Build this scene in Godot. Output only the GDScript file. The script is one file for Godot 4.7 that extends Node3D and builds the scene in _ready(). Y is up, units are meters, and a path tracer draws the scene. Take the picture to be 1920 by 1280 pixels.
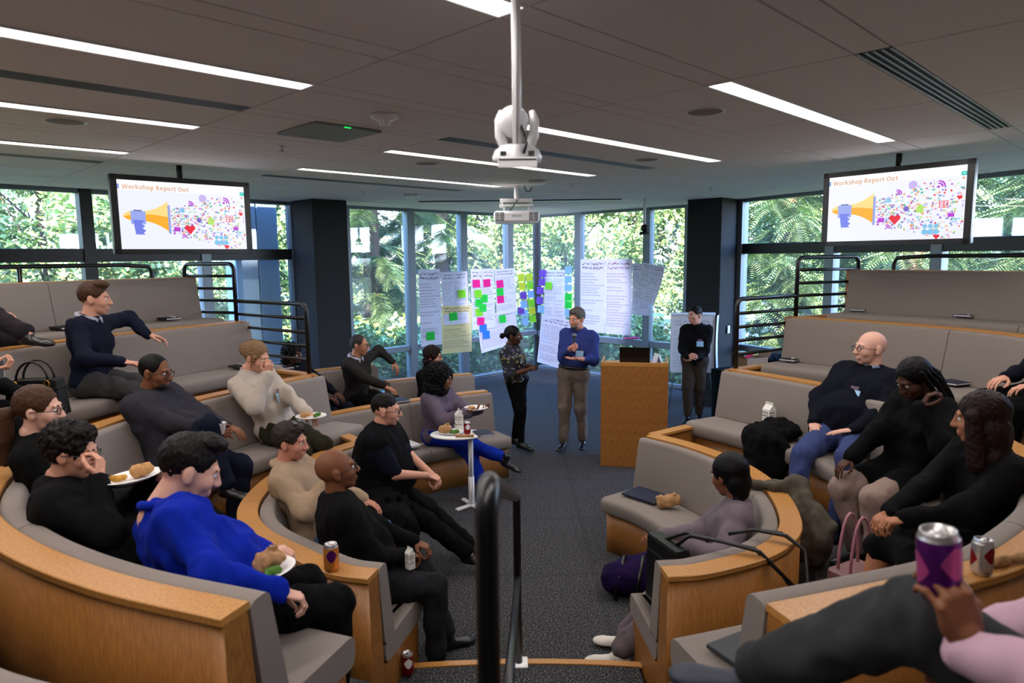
extends Node3D
# A tiered seminar room: curved upholstered benches round a small floor, glazed corner behind the speakers.
# World: x right, y up, the camera looks towards -z. Units are metres.

const CEIL := 3.27
var M := {}
var counts := {}
var protos := {}
var rng := RandomNumberGenerator.new()

func numbered(n: String) -> String:
	if not counts.has(n):
		counts[n] = 0
		return n
	counts[n] += 1
	return "%s_%03d" % [n, counts[n]]

func tag(o: Node3D, label: String, category: String, group := "", kind := "") -> Node3D:
	if label: o.set_meta("label", label)
	if category: o.set_meta("category", category)
	if group: o.set_meta("group", group)
	if kind: o.set_meta("kind", kind)
	return o

func thing(called: String, label: String, category: String, at := Vector3.ZERO, turn := 0.0, group := "") -> Node3D:
	var o := Node3D.new()
	o.name = numbered(called)
	o.position = at
	o.rotation.y = turn
	add_child(o)
	return tag(o, label, category, group)

func mesh_of(src) -> Mesh:
	if src is SurfaceTool:
		src.generate_normals()
		src.index()
		return src.commit()
	return src

# a part whose shape is given in the parent's own axes
func lpart(called: String, src, m: Material, parent: Node3D) -> MeshInstance3D:
	var o := MeshInstance3D.new()
	o.name = called
	o.mesh = mesh_of(src)
	o.material_override = m
	parent.add_child(o, true)
	return o

# a part whose shape is given in world axes; its parents are only moved, not turned
func part(called: String, src, m: Material, parent: Node3D) -> MeshInstance3D:
	var o := lpart(called, src, m, parent)
	var p := Vector3.ZERO
	var q: Node = parent
	while q != self:
		p += q.position
		q = q.get_parent()
	o.position = -p
	return o

func solo(called: String, src, m: Material, label: String, category: String, group := "") -> MeshInstance3D:
	var o := MeshInstance3D.new()
	o.name = numbered(called)
	o.mesh = mesh_of(src)
	o.material_override = m
	add_child(o)
	tag(o, label, category, group)
	return o

func struct(called: String, src, m: Material) -> MeshInstance3D:
	var o := MeshInstance3D.new()
	o.name = numbered(called)
	o.mesh = mesh_of(src)
	o.material_override = m
	add_child(o)
	o.set_meta("kind", "structure")
	return o

func copy_thing(src: Node3D, at: Vector3, turn: float, label := "", group := "") -> Node3D:
	var c: Node3D = src.duplicate()
	c.name = numbered(String(src.name).rstrip("0123456789_"))
	add_child(c)
	c.position = at
	c.rotation.y = turn
	if label: c.set_meta("label", label)
	if group: c.set_meta("group", group)
	return c

# ---------- materials ----------
func mat(key: String, c: Color, rough := 0.8, metal := 0.0) -> StandardMaterial3D:
	if M.has(key): return M[key]
	var m := StandardMaterial3D.new()
	m.resource_name = key
	m.albedo_color = c
	m.roughness = rough
	m.metallic = metal
	M[key] = m
	return m

func noise_tex(freq: float, a: Color, b: Color, size := 256, seed_ := 1, oct := 4, lo := 0.3, hi := 0.7) -> NoiseTexture2D:
	var n := FastNoiseLite.new()
	n.seed = seed_
	n.frequency = freq
	n.fractal_octaves = oct
	var g := Gradient.new()
	g.set_color(0, a); g.set_color(1, b)
	g.set_offset(0, lo); g.set_offset(1, hi)
	var t := NoiseTexture2D.new()
	t.width = size; t.height = size
	t.seamless = true
	t.noise = n
	t.color_ramp = g
	return t

func tri_mat(key: String, tex: Texture2D, scale: Vector3, rough := 0.8, bump: Texture2D = null, bump_cm := 0.1) -> StandardMaterial3D:
	if M.has(key): return M[key]
	var m := mat(key, Color.WHITE, rough)
	m.albedo_texture = tex
	m.uv1_triplanar = true
	m.uv1_world_triplanar = true
	m.uv1_scale = scale
	if bump:
		m.heightmap_enabled = true
		m.heightmap_texture = bump
		m.heightmap_scale = bump_cm
	return m

# ---------- mesh building ----------
func ns(smooth := false) -> SurfaceTool:
	var st := SurfaceTool.new()
	st.begin(Mesh.PRIMITIVE_TRIANGLES)
	st.set_smooth_group(0 if smooth else -1)
	return st

func smooth(st: SurfaceTool, on: bool) -> void:
	st.set_smooth_group(0 if on else -1)

# corners anticlockwise seen from outside
func tri(st: SurfaceTool, a: Vector3, b: Vector3, c: Vector3) -> void:
	st.add_vertex(a); st.add_vertex(c); st.add_vertex(b)

func quad(st: SurfaceTool, a: Vector3, b: Vector3, c: Vector3, d: Vector3) -> void:
	tri(st, a, b, c)
	tri(st, a, c, d)

# a convex polygon turned so that it faces away from centre
func poly_out(st: SurfaceTool, pts: Array, centre: Vector3) -> void:
	var mid := Vector3.ZERO
	for p in pts: mid += p
	mid /= pts.size()
	var n: Vector3 = (pts[1] - pts[0]).cross(pts[2] - pts[0])
	var flip := n.dot(mid - centre) < 0.0
	for i in range(1, pts.size() - 1):
		if flip: tri(st, pts[0], pts[i + 1], pts[i])
		else: tri(st, pts[0], pts[i], pts[i + 1])

func box(st: SurfaceTool, t: Transform3D, size: Vector3, b := 0.0) -> void:
	var h := size * 0.5
	b = minf(b, minf(h.x, minf(h.y, h.z)) * 0.95)
	var c := t.origin
	for ax in 3:
		var u := (ax + 1) % 3
		var v := (ax + 2) % 3
		for s in [-1.0, 1.0]:
			var pts := []
			for q in [[-1.0, -1.0], [1.0, -1.0], [1.0, 1.0], [-1.0, 1.0]]:
				var p := Vector3.ZERO
				p[ax] = s * h[ax]
				p[u] = q[0] * (h[u] - b)
				p[v] = q[1] * (h[v] - b)
				pts.append(t * p)
			poly_out(st, pts, c)
	if b <= 0.0: return
	for ax in 3:
		var u := (ax + 1) % 3
		var v := (ax + 2) % 3
		for su in [-1.0, 1.0]:
			for sv in [-1.0, 1.0]:
				var pts := []
				for e in [[-1.0, 0], [1.0, 0], [1.0, 1], [-1.0, 1]]:
					var p := Vector3.ZERO
					p[ax] = e[0] * (h[ax] - b)
					p[u] = su * (h[u] - (b if e[1] == 1 else 0.0))
					p[v] = sv * (h[v] - (0.0 if e[1] == 1 else b))
					pts.append(t * p)
				poly_out(st, pts, c)
	for sx in [-1.0, 1.0]:
		for sy in [-1.0, 1.0]:
			for sz in [-1.0, 1.0]:
				poly_out(st, [t * Vector3(sx * h.x, sy * (h.y - b), sz * (h.z - b)), t * Vector3(sx * (h.x - b), sy * h.y, sz * (h.z - b)), t * Vector3(sx * (h.x - b), sy * (h.y - b), sz * h.z)], c)

func bx(st: SurfaceTool, at: Vector3, size: Vector3, b := 0.0, turn := 0.0) -> void:
	box(st, Transform3D(Basis(Vector3.UP, turn), at), size, b)

func tube(st: SurfaceTool, pts: Array, r, n := 10, caps := true) -> void:
	var rings := []
	var up := Vector3.UP
	var last := Vector3.ZERO
	for i in pts.size():
		var d: Vector3 = (pts[mini(i + 1, pts.size() - 1)] - pts[maxi(i - 1, 0)]).normalized()
		if i == 0:
			up = Vector3.UP if absf(d.y) < 0.9 else Vector3.RIGHT
		var x := up.cross(d).normalized()
		up = d.cross(x).normalized()
		var rad: float = r[i] if r is Array else r
		var ring := []
		for k in n:
			var a := TAU * k / n
			ring.append(pts[i] + (x * cos(a) + up * sin(a)) * rad)
		rings.append(ring)
		last = d
	for i in rings.size() - 1:
		for k in n:
			var k2 := (k + 1) % n
			quad(st, rings[i][k], rings[i][k2], rings[i + 1][k2], rings[i + 1][k])
	if caps:
		var e: Vector3 = pts[1]
		poly_out(st, rings[0], e)
		e = pts[pts.size() - 2]
		poly_out(st, rings[-1], e)

func lathe(st: SurfaceTool, prof: Array, t := Transform3D(), n := 20) -> void:
	for i in prof.size() - 1:
		for k in n:
			var a := TAU * k / n
			var b := TAU * (k + 1) / n
			var p: Vector2 = prof[i]
			var q: Vector2 = prof[i + 1]
			var v := [t * Vector3(p.x * cos(a), p.y, p.x * sin(a)), t * Vector3(p.x * cos(b), p.y, p.x * sin(b)), t * Vector3(q.x * cos(b), q.y, q.x * sin(b)), t * Vector3(q.x * cos(a), q.y, q.x * sin(a))]
			if p.x > 0.0 and q.x > 0.0: quad(st, v[3], v[2], v[1], v[0])
			elif q.x > 0.0: tri(st, v[3], v[2], v[0])
			elif p.x > 0.0: tri(st, v[3], v[1], v[0])

# a flat outline (x, y) given depth along z
func prism(st: SurfaceTool, poly: PackedVector2Array, depth: float, t := Transform3D()) -> void:
	if Geometry2D.is_polygon_clockwise(poly): poly.reverse()
	var idx := Geometry2D.triangulate_polygon(poly)
	for i in range(0, idx.size(), 3):
		var a := poly[idx[i]]; var b := poly[idx[i + 1]]; var c := poly[idx[i + 2]]
		if (b - a).cross(c - a) < 0.0:
			var q := b; b = c; c = q
		tri(st, t * Vector3(a.x, a.y, depth), t * Vector3(b.x, b.y, depth), t * Vector3(c.x, c.y, depth))
		tri(st, t * Vector3(a.x, a.y, 0), t * Vector3(c.x, c.y, 0), t * Vector3(b.x, b.y, 0))
	for i in poly.size():
		var a := poly[i]; var b := poly[(i + 1) % poly.size()]
		quad(st, t * Vector3(a.x, a.y, 0), t * Vector3(b.x, b.y, 0), t * Vector3(b.x, b.y, depth), t * Vector3(a.x, a.y, depth))

# ---------- plan curves ----------
func spline(pts: Array, step := 0.07) -> Array:
	var out := []
	for i in pts.size() - 1:
		var p0: Vector2 = pts[maxi(i - 1, 0)]
		var p1: Vector2 = pts[i]
		var p2: Vector2 = pts[i + 1]
		var p3: Vector2 = pts[mini(i + 2, pts.size() - 1)]
		if i == 0: p0 = p1 * 2.0 - p2
		if i == pts.size() - 2: p3 = p2 * 2.0 - p1
		var n := maxi(1, int(p1.distance_to(p2) / step))
		for k in n: out.append(p1.cubic_interpolate(p2, p0, p3, float(k) / n))
	out.append(pts[-1])
	return out

func plan_len(path: Array) -> float:
	var l := 0.0
	for i in path.size() - 1: l += path[i].distance_to(path[i + 1])
	return l

# the stretch of a path between two lengths along it
func stretch(path: Array, a: float, b: float) -> Array:
	var out := []
	var l := 0.0
	for i in path.size() - 1:
		var d: float = path[i].distance_to(path[i + 1])
		if l + d > a and out.is_empty(): out.append(path[i].lerp(path[i + 1], clampf((a - l) / d, 0, 1)))
		if l >= b:
			break
		if l + d >= b:
			out.append(path[i].lerp(path[i + 1], clampf((b - l) / d, 0, 1)))
			break
		if l + d > a: out.append(path[i + 1])
		l += d
	if out.size() == 1: out.append(path[-1])
	return out

# unit normals along a path, to the left (side 1) or right (side -1) of its run, in the (x, z) plane
func normals(path: Array, side: float) -> Array:
	var out := []
	for i in path.size():
		var d: Vector2 = (path[mini(i + 1, path.size() - 1)] - path[maxi(i - 1, 0)]).normalized()
		out.append(Vector2(-d.y, d.x) * side)
	return out

# a closed outline (inset from the path, height) carried along a path
func sweep(st: SurfaceTool, path: Array, side: float, prof: PackedVector2Array, y: float, caps := true) -> void:
	if Geometry2D.is_polygon_clockwise(prof): prof.reverse()
	var nn := normals(path, side)
	var flip := side > 0.0
	var secs := []
	for i in path.size():
		var s := []
		for q in prof:
			var p: Vector2 = path[i] + nn[i] * q.x
			s.append(Vector3(p.x, y + q.y, p.y))
		secs.append(s)
	for i in path.size() - 1:
		for j in prof.size():
			var j2 := (j + 1) % prof.size()
			if flip: quad(st, secs[i][j], secs[i + 1][j], secs[i + 1][j2], secs[i][j2])
			else: quad(st, secs[i][j], secs[i][j2], secs[i + 1][j2], secs[i + 1][j])
	if not caps: return
	smooth(st, false)
	var idx := Geometry2D.triangulate_polygon(prof)
	for e in [0, path.size() - 1]:
		var inner: Vector2 = path[1] if e == 0 else path[path.size() - 2]
		var c := Vector3(inner.x, secs[e][0].y, inner.y)
		for i in range(0, idx.size(), 3):
			poly_out(st, [secs[e][idx[i]], secs[e][idx[i + 1]], secs[e][idx[i + 2]]], c + (secs[e][idx[i]] - secs[e][0]) * 0.0 + (secs[e][0] - secs[e][0]))

func V(x: float, y: float, z: float) -> Vector3:
	return Vector3(x, y, z)

func text_mesh(txt: String, px: float, depth := 0.002, font := "Droid Sans", bold := false) -> TextMesh:
	var f := SystemFont.new()
	f.font_names = PackedStringArray([font])
	if bold: f.font_weight = 700
	var t := TextMesh.new()
	t.text = txt
	t.font = f
	t.font_size = 32
	t.pixel_size = px
	t.depth = depth
	t.curve_step = 4.0
	return t

# ---------- the setting ----------
const CORNER := Vector2(0.55, -14.69)
var room := PackedVector2Array([CORNER, Vector2(-2.75, -11.36), Vector2(-8.6, -4.2), Vector2(-8.6, 4.5), Vector2(8.2, 4.5), Vector2(8.2, -2.56), Vector2(3.12, -12.1)])

func plan_slab(poly: PackedVector2Array, y0: float, y1: float, st: SurfaceTool) -> void:
	# prism() builds along z; turn it so that plan (x, z) lies flat
	var t := Transform3D(Basis(Vector3.RIGHT, Vector3(0, 0, 1), Vector3(0, -1, 0)), Vector3(0, y1, 0))
	prism(st, poly.duplicate(), y1 - y0, t)

func make_materials() -> void:
	var fine := noise_tex(0.25, Color(0.40, 0.40, 0.40), Color(0.62, 0.62, 0.62), 256, 3, 2)
	var weave := noise_tex(0.35, Color(0.435, 0.395, 0.365), Color(0.545, 0.505, 0.47), 256, 5, 2)
	var carpet := noise_tex(0.16, Color(0.05, 0.05, 0.055), Color(0.47, 0.47, 0.48), 512, 7, 4, 0.40, 0.80)
	var oak := noise_tex(0.05, Color(0.50, 0.315, 0.125), Color(0.655, 0.44, 0.205), 512, 9, 5)
	var oak2 := noise_tex(0.05, Color(0.67, 0.46, 0.22), Color(0.74, 0.53, 0.28), 512, 12, 5)
	var tile := noise_tex(0.3, Color(0.84, 0.82, 0.81), Color(0.89, 0.87, 0.86), 256, 4, 2)
	M.fine = fine
	var m := tri_mat("upholstery", weave, Vector3(9, 9, 9), 0.9, fine, 0.04)
	m.rim_enabled = true; m.rim = 0.15
	tri_mat("carpet", carpet, Vector3(0.9, 0.9, 0.9), 0.95, carpet, 0.5)
	tri_mat("oak", oak, Vector3(7, 0.45, 7), 0.42)
	tri_mat("oak_ledge", oak2, Vector3(2.5, 2.5, 2.5), 0.38)
	tri_mat("ceiling_tile", tile, Vector3(4, 4, 4), 0.95, fine, 0.05)
	mat("slab", Color(0.16, 0.15, 0.15), 0.95)
	mat("white_metal", Color(0.86, 0.86, 0.86), 0.4)
	mat("aluminium", Color(0.46, 0.50, 0.53), 0.45, 0.4)
	mat("dark_frame", Color(0.09, 0.10, 0.11), 0.45)
	mat("column_paint", Color(0.065, 0.068, 0.07), 0.8)
	mat("black_steel", Color(0.035, 0.033, 0.04), 0.32)
	mat("wall_paint", Color(0.62, 0.61, 0.60), 0.9)
	mat("black_plastic", Color(0.03, 0.03, 0.035), 0.35)
	mat("white_plastic", Color(0.88, 0.88, 0.88), 0.35)
	mat("blue_panel", Color(0.50, 0.60, 0.68), 0.6)
	var g := mat("glass", Color(0.75, 0.9, 0.95, 0.06), 0.02)
	g.transparency = BaseMaterial3D.TRANSPARENCY_ALPHA
	var e := mat("lamp_glow", Color(1, 1, 1), 0.6)
	e.emission_enabled = true
	e.emission = Color(1.0, 0.97, 0.95)
	e.emission_energy_multiplier = 5.0

func st_to_xz(s: float, t: float) -> Vector2:
	return Vector2((s + t) * 0.70711, (t - s) * 0.70711)

func make_ceiling() -> void:
	var st := ns()
	plan_slab(room, CEIL + 0.03, CEIL + 0.35, st)
	var slab := struct("ceiling", st, M.slab)
	# panels and the narrow service strips between them, laid at 45 degrees to the seating axis
	var cuts := []
	for m in range(-3, 3):
		for q in [3.3, 4.65, 6.0]: cuts.append(q + 4.17 * m)
	cuts.sort()
	var g := 0.005
	var made := {}
	for k in range(-16, 13):
		var tb := -1.8 - 0.73 * k
		for i in cuts.size() - 1:
			for strip in [false, true]:
				var t0 := tb - 0.075 if strip else tb + 0.075
				var t1 := tb + 0.075 if strip else tb + 0.655
				var s0: float = cuts[i]
				var s1: float = cuts[i + 1]
				var whole := PackedVector2Array([st_to_xz(s0 + g, t0 + g), st_to_xz(s1 - g, t0 + g), st_to_xz(s1 - g, t1 - g), st_to_xz(s0 + g, t1 - g)])
				var used := false
				if strip:
					for f in fixtures:
						if absf(f[0] - tb) < 0.1 and s0 + 0.1 > f[1] and s1 - 0.1 < f[2]: used = true
				if used: continue
				for piece in Geometry2D.intersect_polygons(whole, room):
					var ps := ns()
					plan_slab(piece, CEIL, CEIL + 0.03, ps)
					part("ceiling_strip" if strip else "ceiling_panel", ps, M.ceiling_tile, slab)

# [t, s from, s to, kind]
var fixtures := [[-1.8, 3.3, 6.0, "lamp"], [-3.26, 3.3, 6.0, "lamp"], [-4.72, 3.3, 6.0, "lamp"], [-6.18, 3.3, 6.0, "lamp"],
	[-1.8, -0.87, 1.83, "lamp"], [-3.26, -0.87, 1.83, "lamp"], [-4.72, -0.87, 1.83, "lamp"], [-6.18, -0.87, 1.83, "lamp"],
	[-0.34, 3.3, 6.0, "lamp"], [-0.34, -0.87, 1.83, "lamp"],
	[-4.72, -5.04, -2.34, "lamp"], [-3.26, -5.04, -2.34, "lamp"],
	[-1.07, 3.3, 6.0, "vent"], [-3.99, -0.87, 1.83, "vent"], [-3.99, 3.3, 6.0, "vent"], [-6.91, -0.87, 1.83, "vent"], [-6.91, 3.3, 6.0, "vent"]]

func make_fixtures() -> void:
	var where := {-1.8: ["nearest the white pan tilt camera", "over the centre aisle rail"], -3.26: ["beside the pan tilt camera pole", "above the sand coloured benches"], -4.72: ["above the projector pole", "before the flat ceiling panel"], -6.18: ["closest to the glazed corner", "closest to the side windows"]}
	for f in fixtures:
		var l: float = f[2] - f[1]
		var mid := st_to_xz((f[1] + f[2]) * 0.5, f[0])
		var right: bool = f[1] > 0.0
		if f[3] == "lamp":
			var lab: String = "long recessed linear ceiling lamp"
			if where.has(f[0]): lab += (" on the screen side " if right else " on the other side ") + where[f[0]][0 if right else 1]
			else: lab += (" over the rear aisle " if f[0] < 0 else " over the rear wall ") + ("on the lectern side" if right else "across from the lectern")
			if f[1] < -2.0: lab = "long recessed linear ceiling lamp over the upper side bench " + ("by the wall" if f[0] > -4 else "by the side windows")
			var o := thing("linear_lamp", lab, "ceiling lamp", Vector3(mid.x, CEIL, mid.y), PI / 4, "recessed linear lamps")
			var st := ns()
			for s in [-1.0, 1.0]:
				bx(st, V(0, 0.004, s * 0.069), V(l - 0.01, 0.024, 0.012), 0.002)
				bx(st, V(s * (l * 0.5 - 0.011), 0.004, 0), V(0.012, 0.024, 0.13), 0.002)
			lpart("frame", st, M.white_metal, o)
			st = ns()
			bx(st, V(0, 0.01, 0), V(l - 0.035, 0.012, 0.124), 0.002)
			lpart("diffuser", st, M.lamp_glow, o)
			var a := AreaLight3D.new()
			a.name = "lamp_light"
			a.area_size = Vector2(l - 0.04, 0.12)
			a.light_energy = 2.2
			a.light_color = Color(1.0, 0.965, 0.955)
			a.shadow_enabled = true
			a.area_range = 30.0
			a.rotation.x = -PI / 2
			a.position.y = -0.012
			o.add_child(a)
		else:
			var o := thing("slot_diffuser", "four slot linear air diffuser in the ceiling " + ("by the large screen on the lectern side" if f[0] > -2 else ("behind the pan tilt camera" if right else "over the benches between two lamps") if f[0] > -5 else ("close to the glazed corner" if right else "close to the side windows")), "air vent", Vector3(mid.x, CEIL, mid.y), PI / 4, "ceiling slot diffusers")
			var st := ns()
			bx(st, V(0, 0.022, 0), V(l - 0.02, 0.008, 0.14))
			lpart("plenum", st, M.black_plastic, o)
			for s in [-0.068, -0.034, 0.0, 0.034, 0.068]:
				st = ns()
				bx(st, V(0, 0.006, s), V(l - 0.02, 0.016, 0.012), 0.002)
				lpart("slat", st, M.aluminium, o)

func wall_seg(a: Vector2, b: Vector2, s: float, y: float) -> Vector3:
	var p := a + (b - a).normalized() * s
	return Vector3(p.x, y, p.y)

# a glazed wall: posts, rails and one pane for each opening
func glazed(idx: int, a: Vector2, b: Vector2, posts: Array, rails: Array, dark_at: Array) -> void:
	var l := a.distance_to(b)
	var turn := -atan2(b.y - a.y, b.x - a.x)
	var root := Node3D.new()
	root.name = "window_%d" % idx
	add_child(root)
	root.set_meta("kind", "structure")
	root.set_meta("label", "floor to ceiling glazed wall with slim grey mullions, side %d" % idx)
	root.position = wall_seg(a, b, l * 0.5, 0)
	for p in posts:
		var st := ns()
		bx(st, wall_seg(a, b, (p[0] + p[1]) * 0.5, CEIL * 0.5 + 0.02), V(maxf(p[1] - p[0], 0.05), CEIL + 0.04, 0.15), 0.006, turn)
		part("mullion", st, M.dark_frame if dark_at.has(p[0]) else M.aluminium, root)
	for i in posts.size() - 1:
		var s0: float = posts[i][1]
		var s1: float = posts[i + 1][0]
		var mid := (s0 + s1) * 0.5
		var edges := [[0.0, 0.07]] + rails + [[CEIL - 0.05, CEIL]]
		for r in edges:
			var st := ns()
			bx(st, wall_seg(a, b, mid, (r[0] + r[1]) * 0.5), V(s1 - s0 + 0.002, r[1] - r[0], 0.11), 0.005, turn)
			part("transom", st, M.dark_frame if r[0] > 2.0 and r[1] < 3.0 else M.aluminium, root)
		for j in edges.size() - 1:
			var y0: float = edges[j][1]
			var y1: float = edges[j + 1][0]
			var st := ns()
			bx(st, wall_seg(a, b, mid, (y0 + y1) * 0.5), V(s1 - s0 + 0.01, y1 - y0 + 0.01, 0.012), 0.0, turn)
			part("pane", st, M.glass, root)

func make_shell() -> void:
	var st := ns()
	plan_slab(room, -0.3, 0.0, st)
	struct("floor", st, M.carpet)
	var L1 := room[1]; var L2 := room[2]; var R1 := room[6]; var R2 := room[5]
	glazed(1, CORNER, L1, [[-0.03, 0.05], [0.78, 0.95], [2.03, 2.19], [3.28, 3.44], [4.6, 4.72]], [[0.74, 0.84]], [-0.03])
	glazed(2, CORNER, R1, [[0.0, 0.06], [1.1, 1.26], [2.74, 2.89], [3.6, 3.72]], [[0.70, 0.82]], [0.0])
	glazed(3, L1, L2, [[0.0, 0.08], [0.88, 1.02], [2.30, 2.44], [3.74, 3.88], [5.2, 5.34], [6.62, 6.76], [8.0, 8.14], [9.15, 9.29]], [[0.74, 0.84], [2.40, 2.56]], [3.74])
	glazed(4, R1, R2, [[0.0, 0.1], [1.09, 1.28], [2.80, 2.94], [4.26, 4.40], [5.8, 5.94], [7.3, 7.44], [8.8, 8.94], [10.65, 10.83]], [[0.86, 0.96], [2.41, 2.57]], [])
	# the closed walls behind the seats
	st = ns(); bx(st, V(-8.75, 1.75, 0.15), V(0.3, 3.7, 8.9)); struct("wall_left", st, M.wall_paint)
	st = ns(); bx(st, V(8.35, 1.75, 0.97), V(0.3, 3.7, 7.3)); struct("wall_right", st, M.wall_paint)
	st = ns(); bx(st, V(-0.2, 1.75, 4.65), V(17.4, 3.7, 0.3)); struct("wall_back", st, M.wall_paint)
	# square columns standing just inside the glass, set at 45 degrees
	for c in [[V(-2.87, 0, -10.42), "left"], [V(3.22, 0, -11.02), "right"]]:
		st = ns()
		bx(st, c[0] + V(0, CEIL * 0.5, 0), V(0.58, CEIL, 0.58), 0.006, PI / 4 + 0.03)
		var o := struct("trim_1", st, M.column_paint)
		o.name = "trim_%d" % (1 if c[1] == "left" else 2)
		o.set_meta("label", "black square column beside the " + c[1] + " windows")
	# the blue grey cladding panel standing outside the left windows
	var n := Vector2(L2.y - L1.y, L1.x - L2.x).normalized()
	if n.dot(Vector2(-1, -1)) < 0: n = -n
	for q in [[1.08, 1.42], [1.44, 1.80]]:
		st = ns()
		var p := wall_seg(L1, L2, (q[0] + q[1]) * 0.5, 1.7) + Vector3(n.x, 0, n.y) * 0.35
		bx(st, p, V(q[1] - q[0], 3.6, 0.3), 0.01, -atan2(L2.y - L1.y, L2.x - L1.x))
		var o := struct("trim_3", st, M.blue_panel)
		o.name = "trim_%d" % (3 if q[0] < 1.2 else 4)
		o.set_meta("label", "blue grey cladding panel outside the side windows")
	# white light switch on the column by the flip chart
	var sw := thing("light_switch", "white light switch plate on the black column near the flip chart", "light switch", V(3.45, 1.22, -10.80), PI / 4 + 0.03)
	st = ns(); bx(st, V(0, 0, 0), V(0.075, 0.12, 0.008), 0.002); lpart("plate", st, M.white_plastic, sw)
	st = ns(); bx(st, V(0, 0, 0.006), V(0.03, 0.06, 0.008), 0.002); lpart("rocker", st, M.white_plastic, sw)

# ---------- tiered benches ----------
const SEAT := 0.45
const BACK := 0.88

func round_poly(pts: Array, r: float, seg := 3) -> PackedVector2Array:
	var out := PackedVector2Array()
	for i in pts.size():
		var p: Vector2 = pts[i]
		var a: Vector2 = pts[(i + pts.size() - 1) % pts.size()]
		var b: Vector2 = pts[(i + 1) % pts.size()]
		var q := minf(r, minf(p.distance_to(a), p.distance_to(b)) * 0.45)
		var s := p + (a - p).normalized() * q
		var e := p + (b - p).normalized() * q
		for k in seg + 1:
			var t := float(k) / seg
			out.append(s.lerp(p, t).lerp(p.lerp(e, t), t))
	return out

func pieces(l: float, want: float) -> Array:
	var n := maxi(1, roundi(l / want))
	var out := []
	for i in n: out.append([l * i / n + 0.003, l * (i + 1) / n - 0.003])
	return out

# side: on which side of the path's run the seat lies; lo: how far the back panel reaches down
func bench(label: String, pts: Array, side: float, y: float, lo: float, want: float, ends := [true, true]) -> Node3D:
	var path := spline(pts)
	var l := plan_len(path)
	var mid: Vector2 = path[path.size() / 2]
	var o := thing("curved_bench", label, "bench", V(mid.x, y, mid.y), 0.0, "tiered upholstered benches")
	var st := ns(true)
	sweep(st, path, side, PackedVector2Array([Vector2(0.0, lo), Vector2(0.16, lo), Vector2(0.10, BACK - 0.028), Vector2(0.0, BACK - 0.028)]), y)
	part("back_panel", st, M.oak, o)
	st = ns(true)
	sweep(st, stretch(path, 0.004, l - 0.004), side, PackedVector2Array([Vector2(0.155, 0.0), Vector2(0.60, 0.0), Vector2(0.60, 0.33), Vector2(0.155, 0.33)]), y)
	part("base", st, M.oak, o)
	for q in pieces(l, 1.9):
		st = ns()
		sweep(st, stretch(path, q[0] - 0.002, q[1] + 0.002), side, PackedVector2Array([Vector2(-0.008, BACK - 0.026), Vector2(0.112, BACK - 0.026), Vector2(0.112, BACK - 0.002), Vector2(0.108, BACK), Vector2(-0.004, BACK), Vector2(-0.008, BACK - 0.003)]), y)
		part("ledge", st, M.oak_ledge, o)
	var seat := round_poly([Vector2(0.165, 0.332), Vector2(0.665, 0.332), Vector2(0.675, SEAT + 0.015), Vector2(0.165, SEAT)], 0.05)
	var back := round_poly([Vector2(0.165, SEAT - 0.01), Vector2(0.285, SEAT - 0.01), Vector2(0.205, BACK - 0.005), Vector2(0.115, BACK - 0.012)], 0.03)
	for q in pieces(l, want):
		var sub := stretch(path, q[0], q[1])
		st = ns(true)
		sweep(st, sub, side, seat.duplicate(), y)
		part("seat_cushion", st, M.upholstery, o)
		st = ns(true)
		sweep(st, sub, side, back.duplicate(), y)
		part("back_cushion", st, M.upholstery, o)
	return o

# the low wooden wall that closes the end of a tier, from the back of one row to the ledge of the row below
func parapet(label: String, a: Vector2, b: Vector2, top: float, lo: float, tall_at_a: float) -> void:
	var o := thing("end_parapet", label, "parapet", V((a.x + b.x) * 0.5, lo, (a.y + b.y) * 0.5), 0.0, "wooden end walls of the bench tiers")
	var d := (b - a).normalized()
	var turn := -atan2(d.y, d.x)
	var mid := (a + b) * 0.5
	var st := ns()
	bx(st, V(mid.x, (top - 0.03 + lo) * 0.5, mid.y), V(a.distance_to(b), top - 0.03 - lo, 0.06), 0.003, turn)
	part("panel", st, M.oak, o)
	st = ns()
	bx(st, V(mid.x, top - 0.015, mid.y), V(a.distance_to(b) + 0.06, 0.028, 0.10), 0.004, turn)
	part("cap", st, M.oak_ledge, o)
	st = ns()
	var p := a + d * 0.07
	bx(st, V(p.x, (tall_at_a + top) * 0.5, p.y), V(0.15, tall_at_a - top, 0.05), 0.004, turn)
	part("end_post", st, M.oak, o)

func tier(pts: Array, side: float, h: float, outer: float, inner: float) -> void:
	var st := ns(true)
	sweep(st, spline(pts, 0.15), side, PackedVector2Array([Vector2(outer, 0.001), Vector2(inner, 0.001), Vector2(inner, h), Vector2(outer, h)]), 0.0)
	var o := struct("floor", st, M.carpet)
	o.set_meta("label", "carpeted platform step of the tiered seating")

func V2(a: Array) -> Array:
	var out := []
	for i in range(0, a.size(), 2): out.append(Vector2(a[i], a[i + 1]))
	return out

var rows := {}

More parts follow.
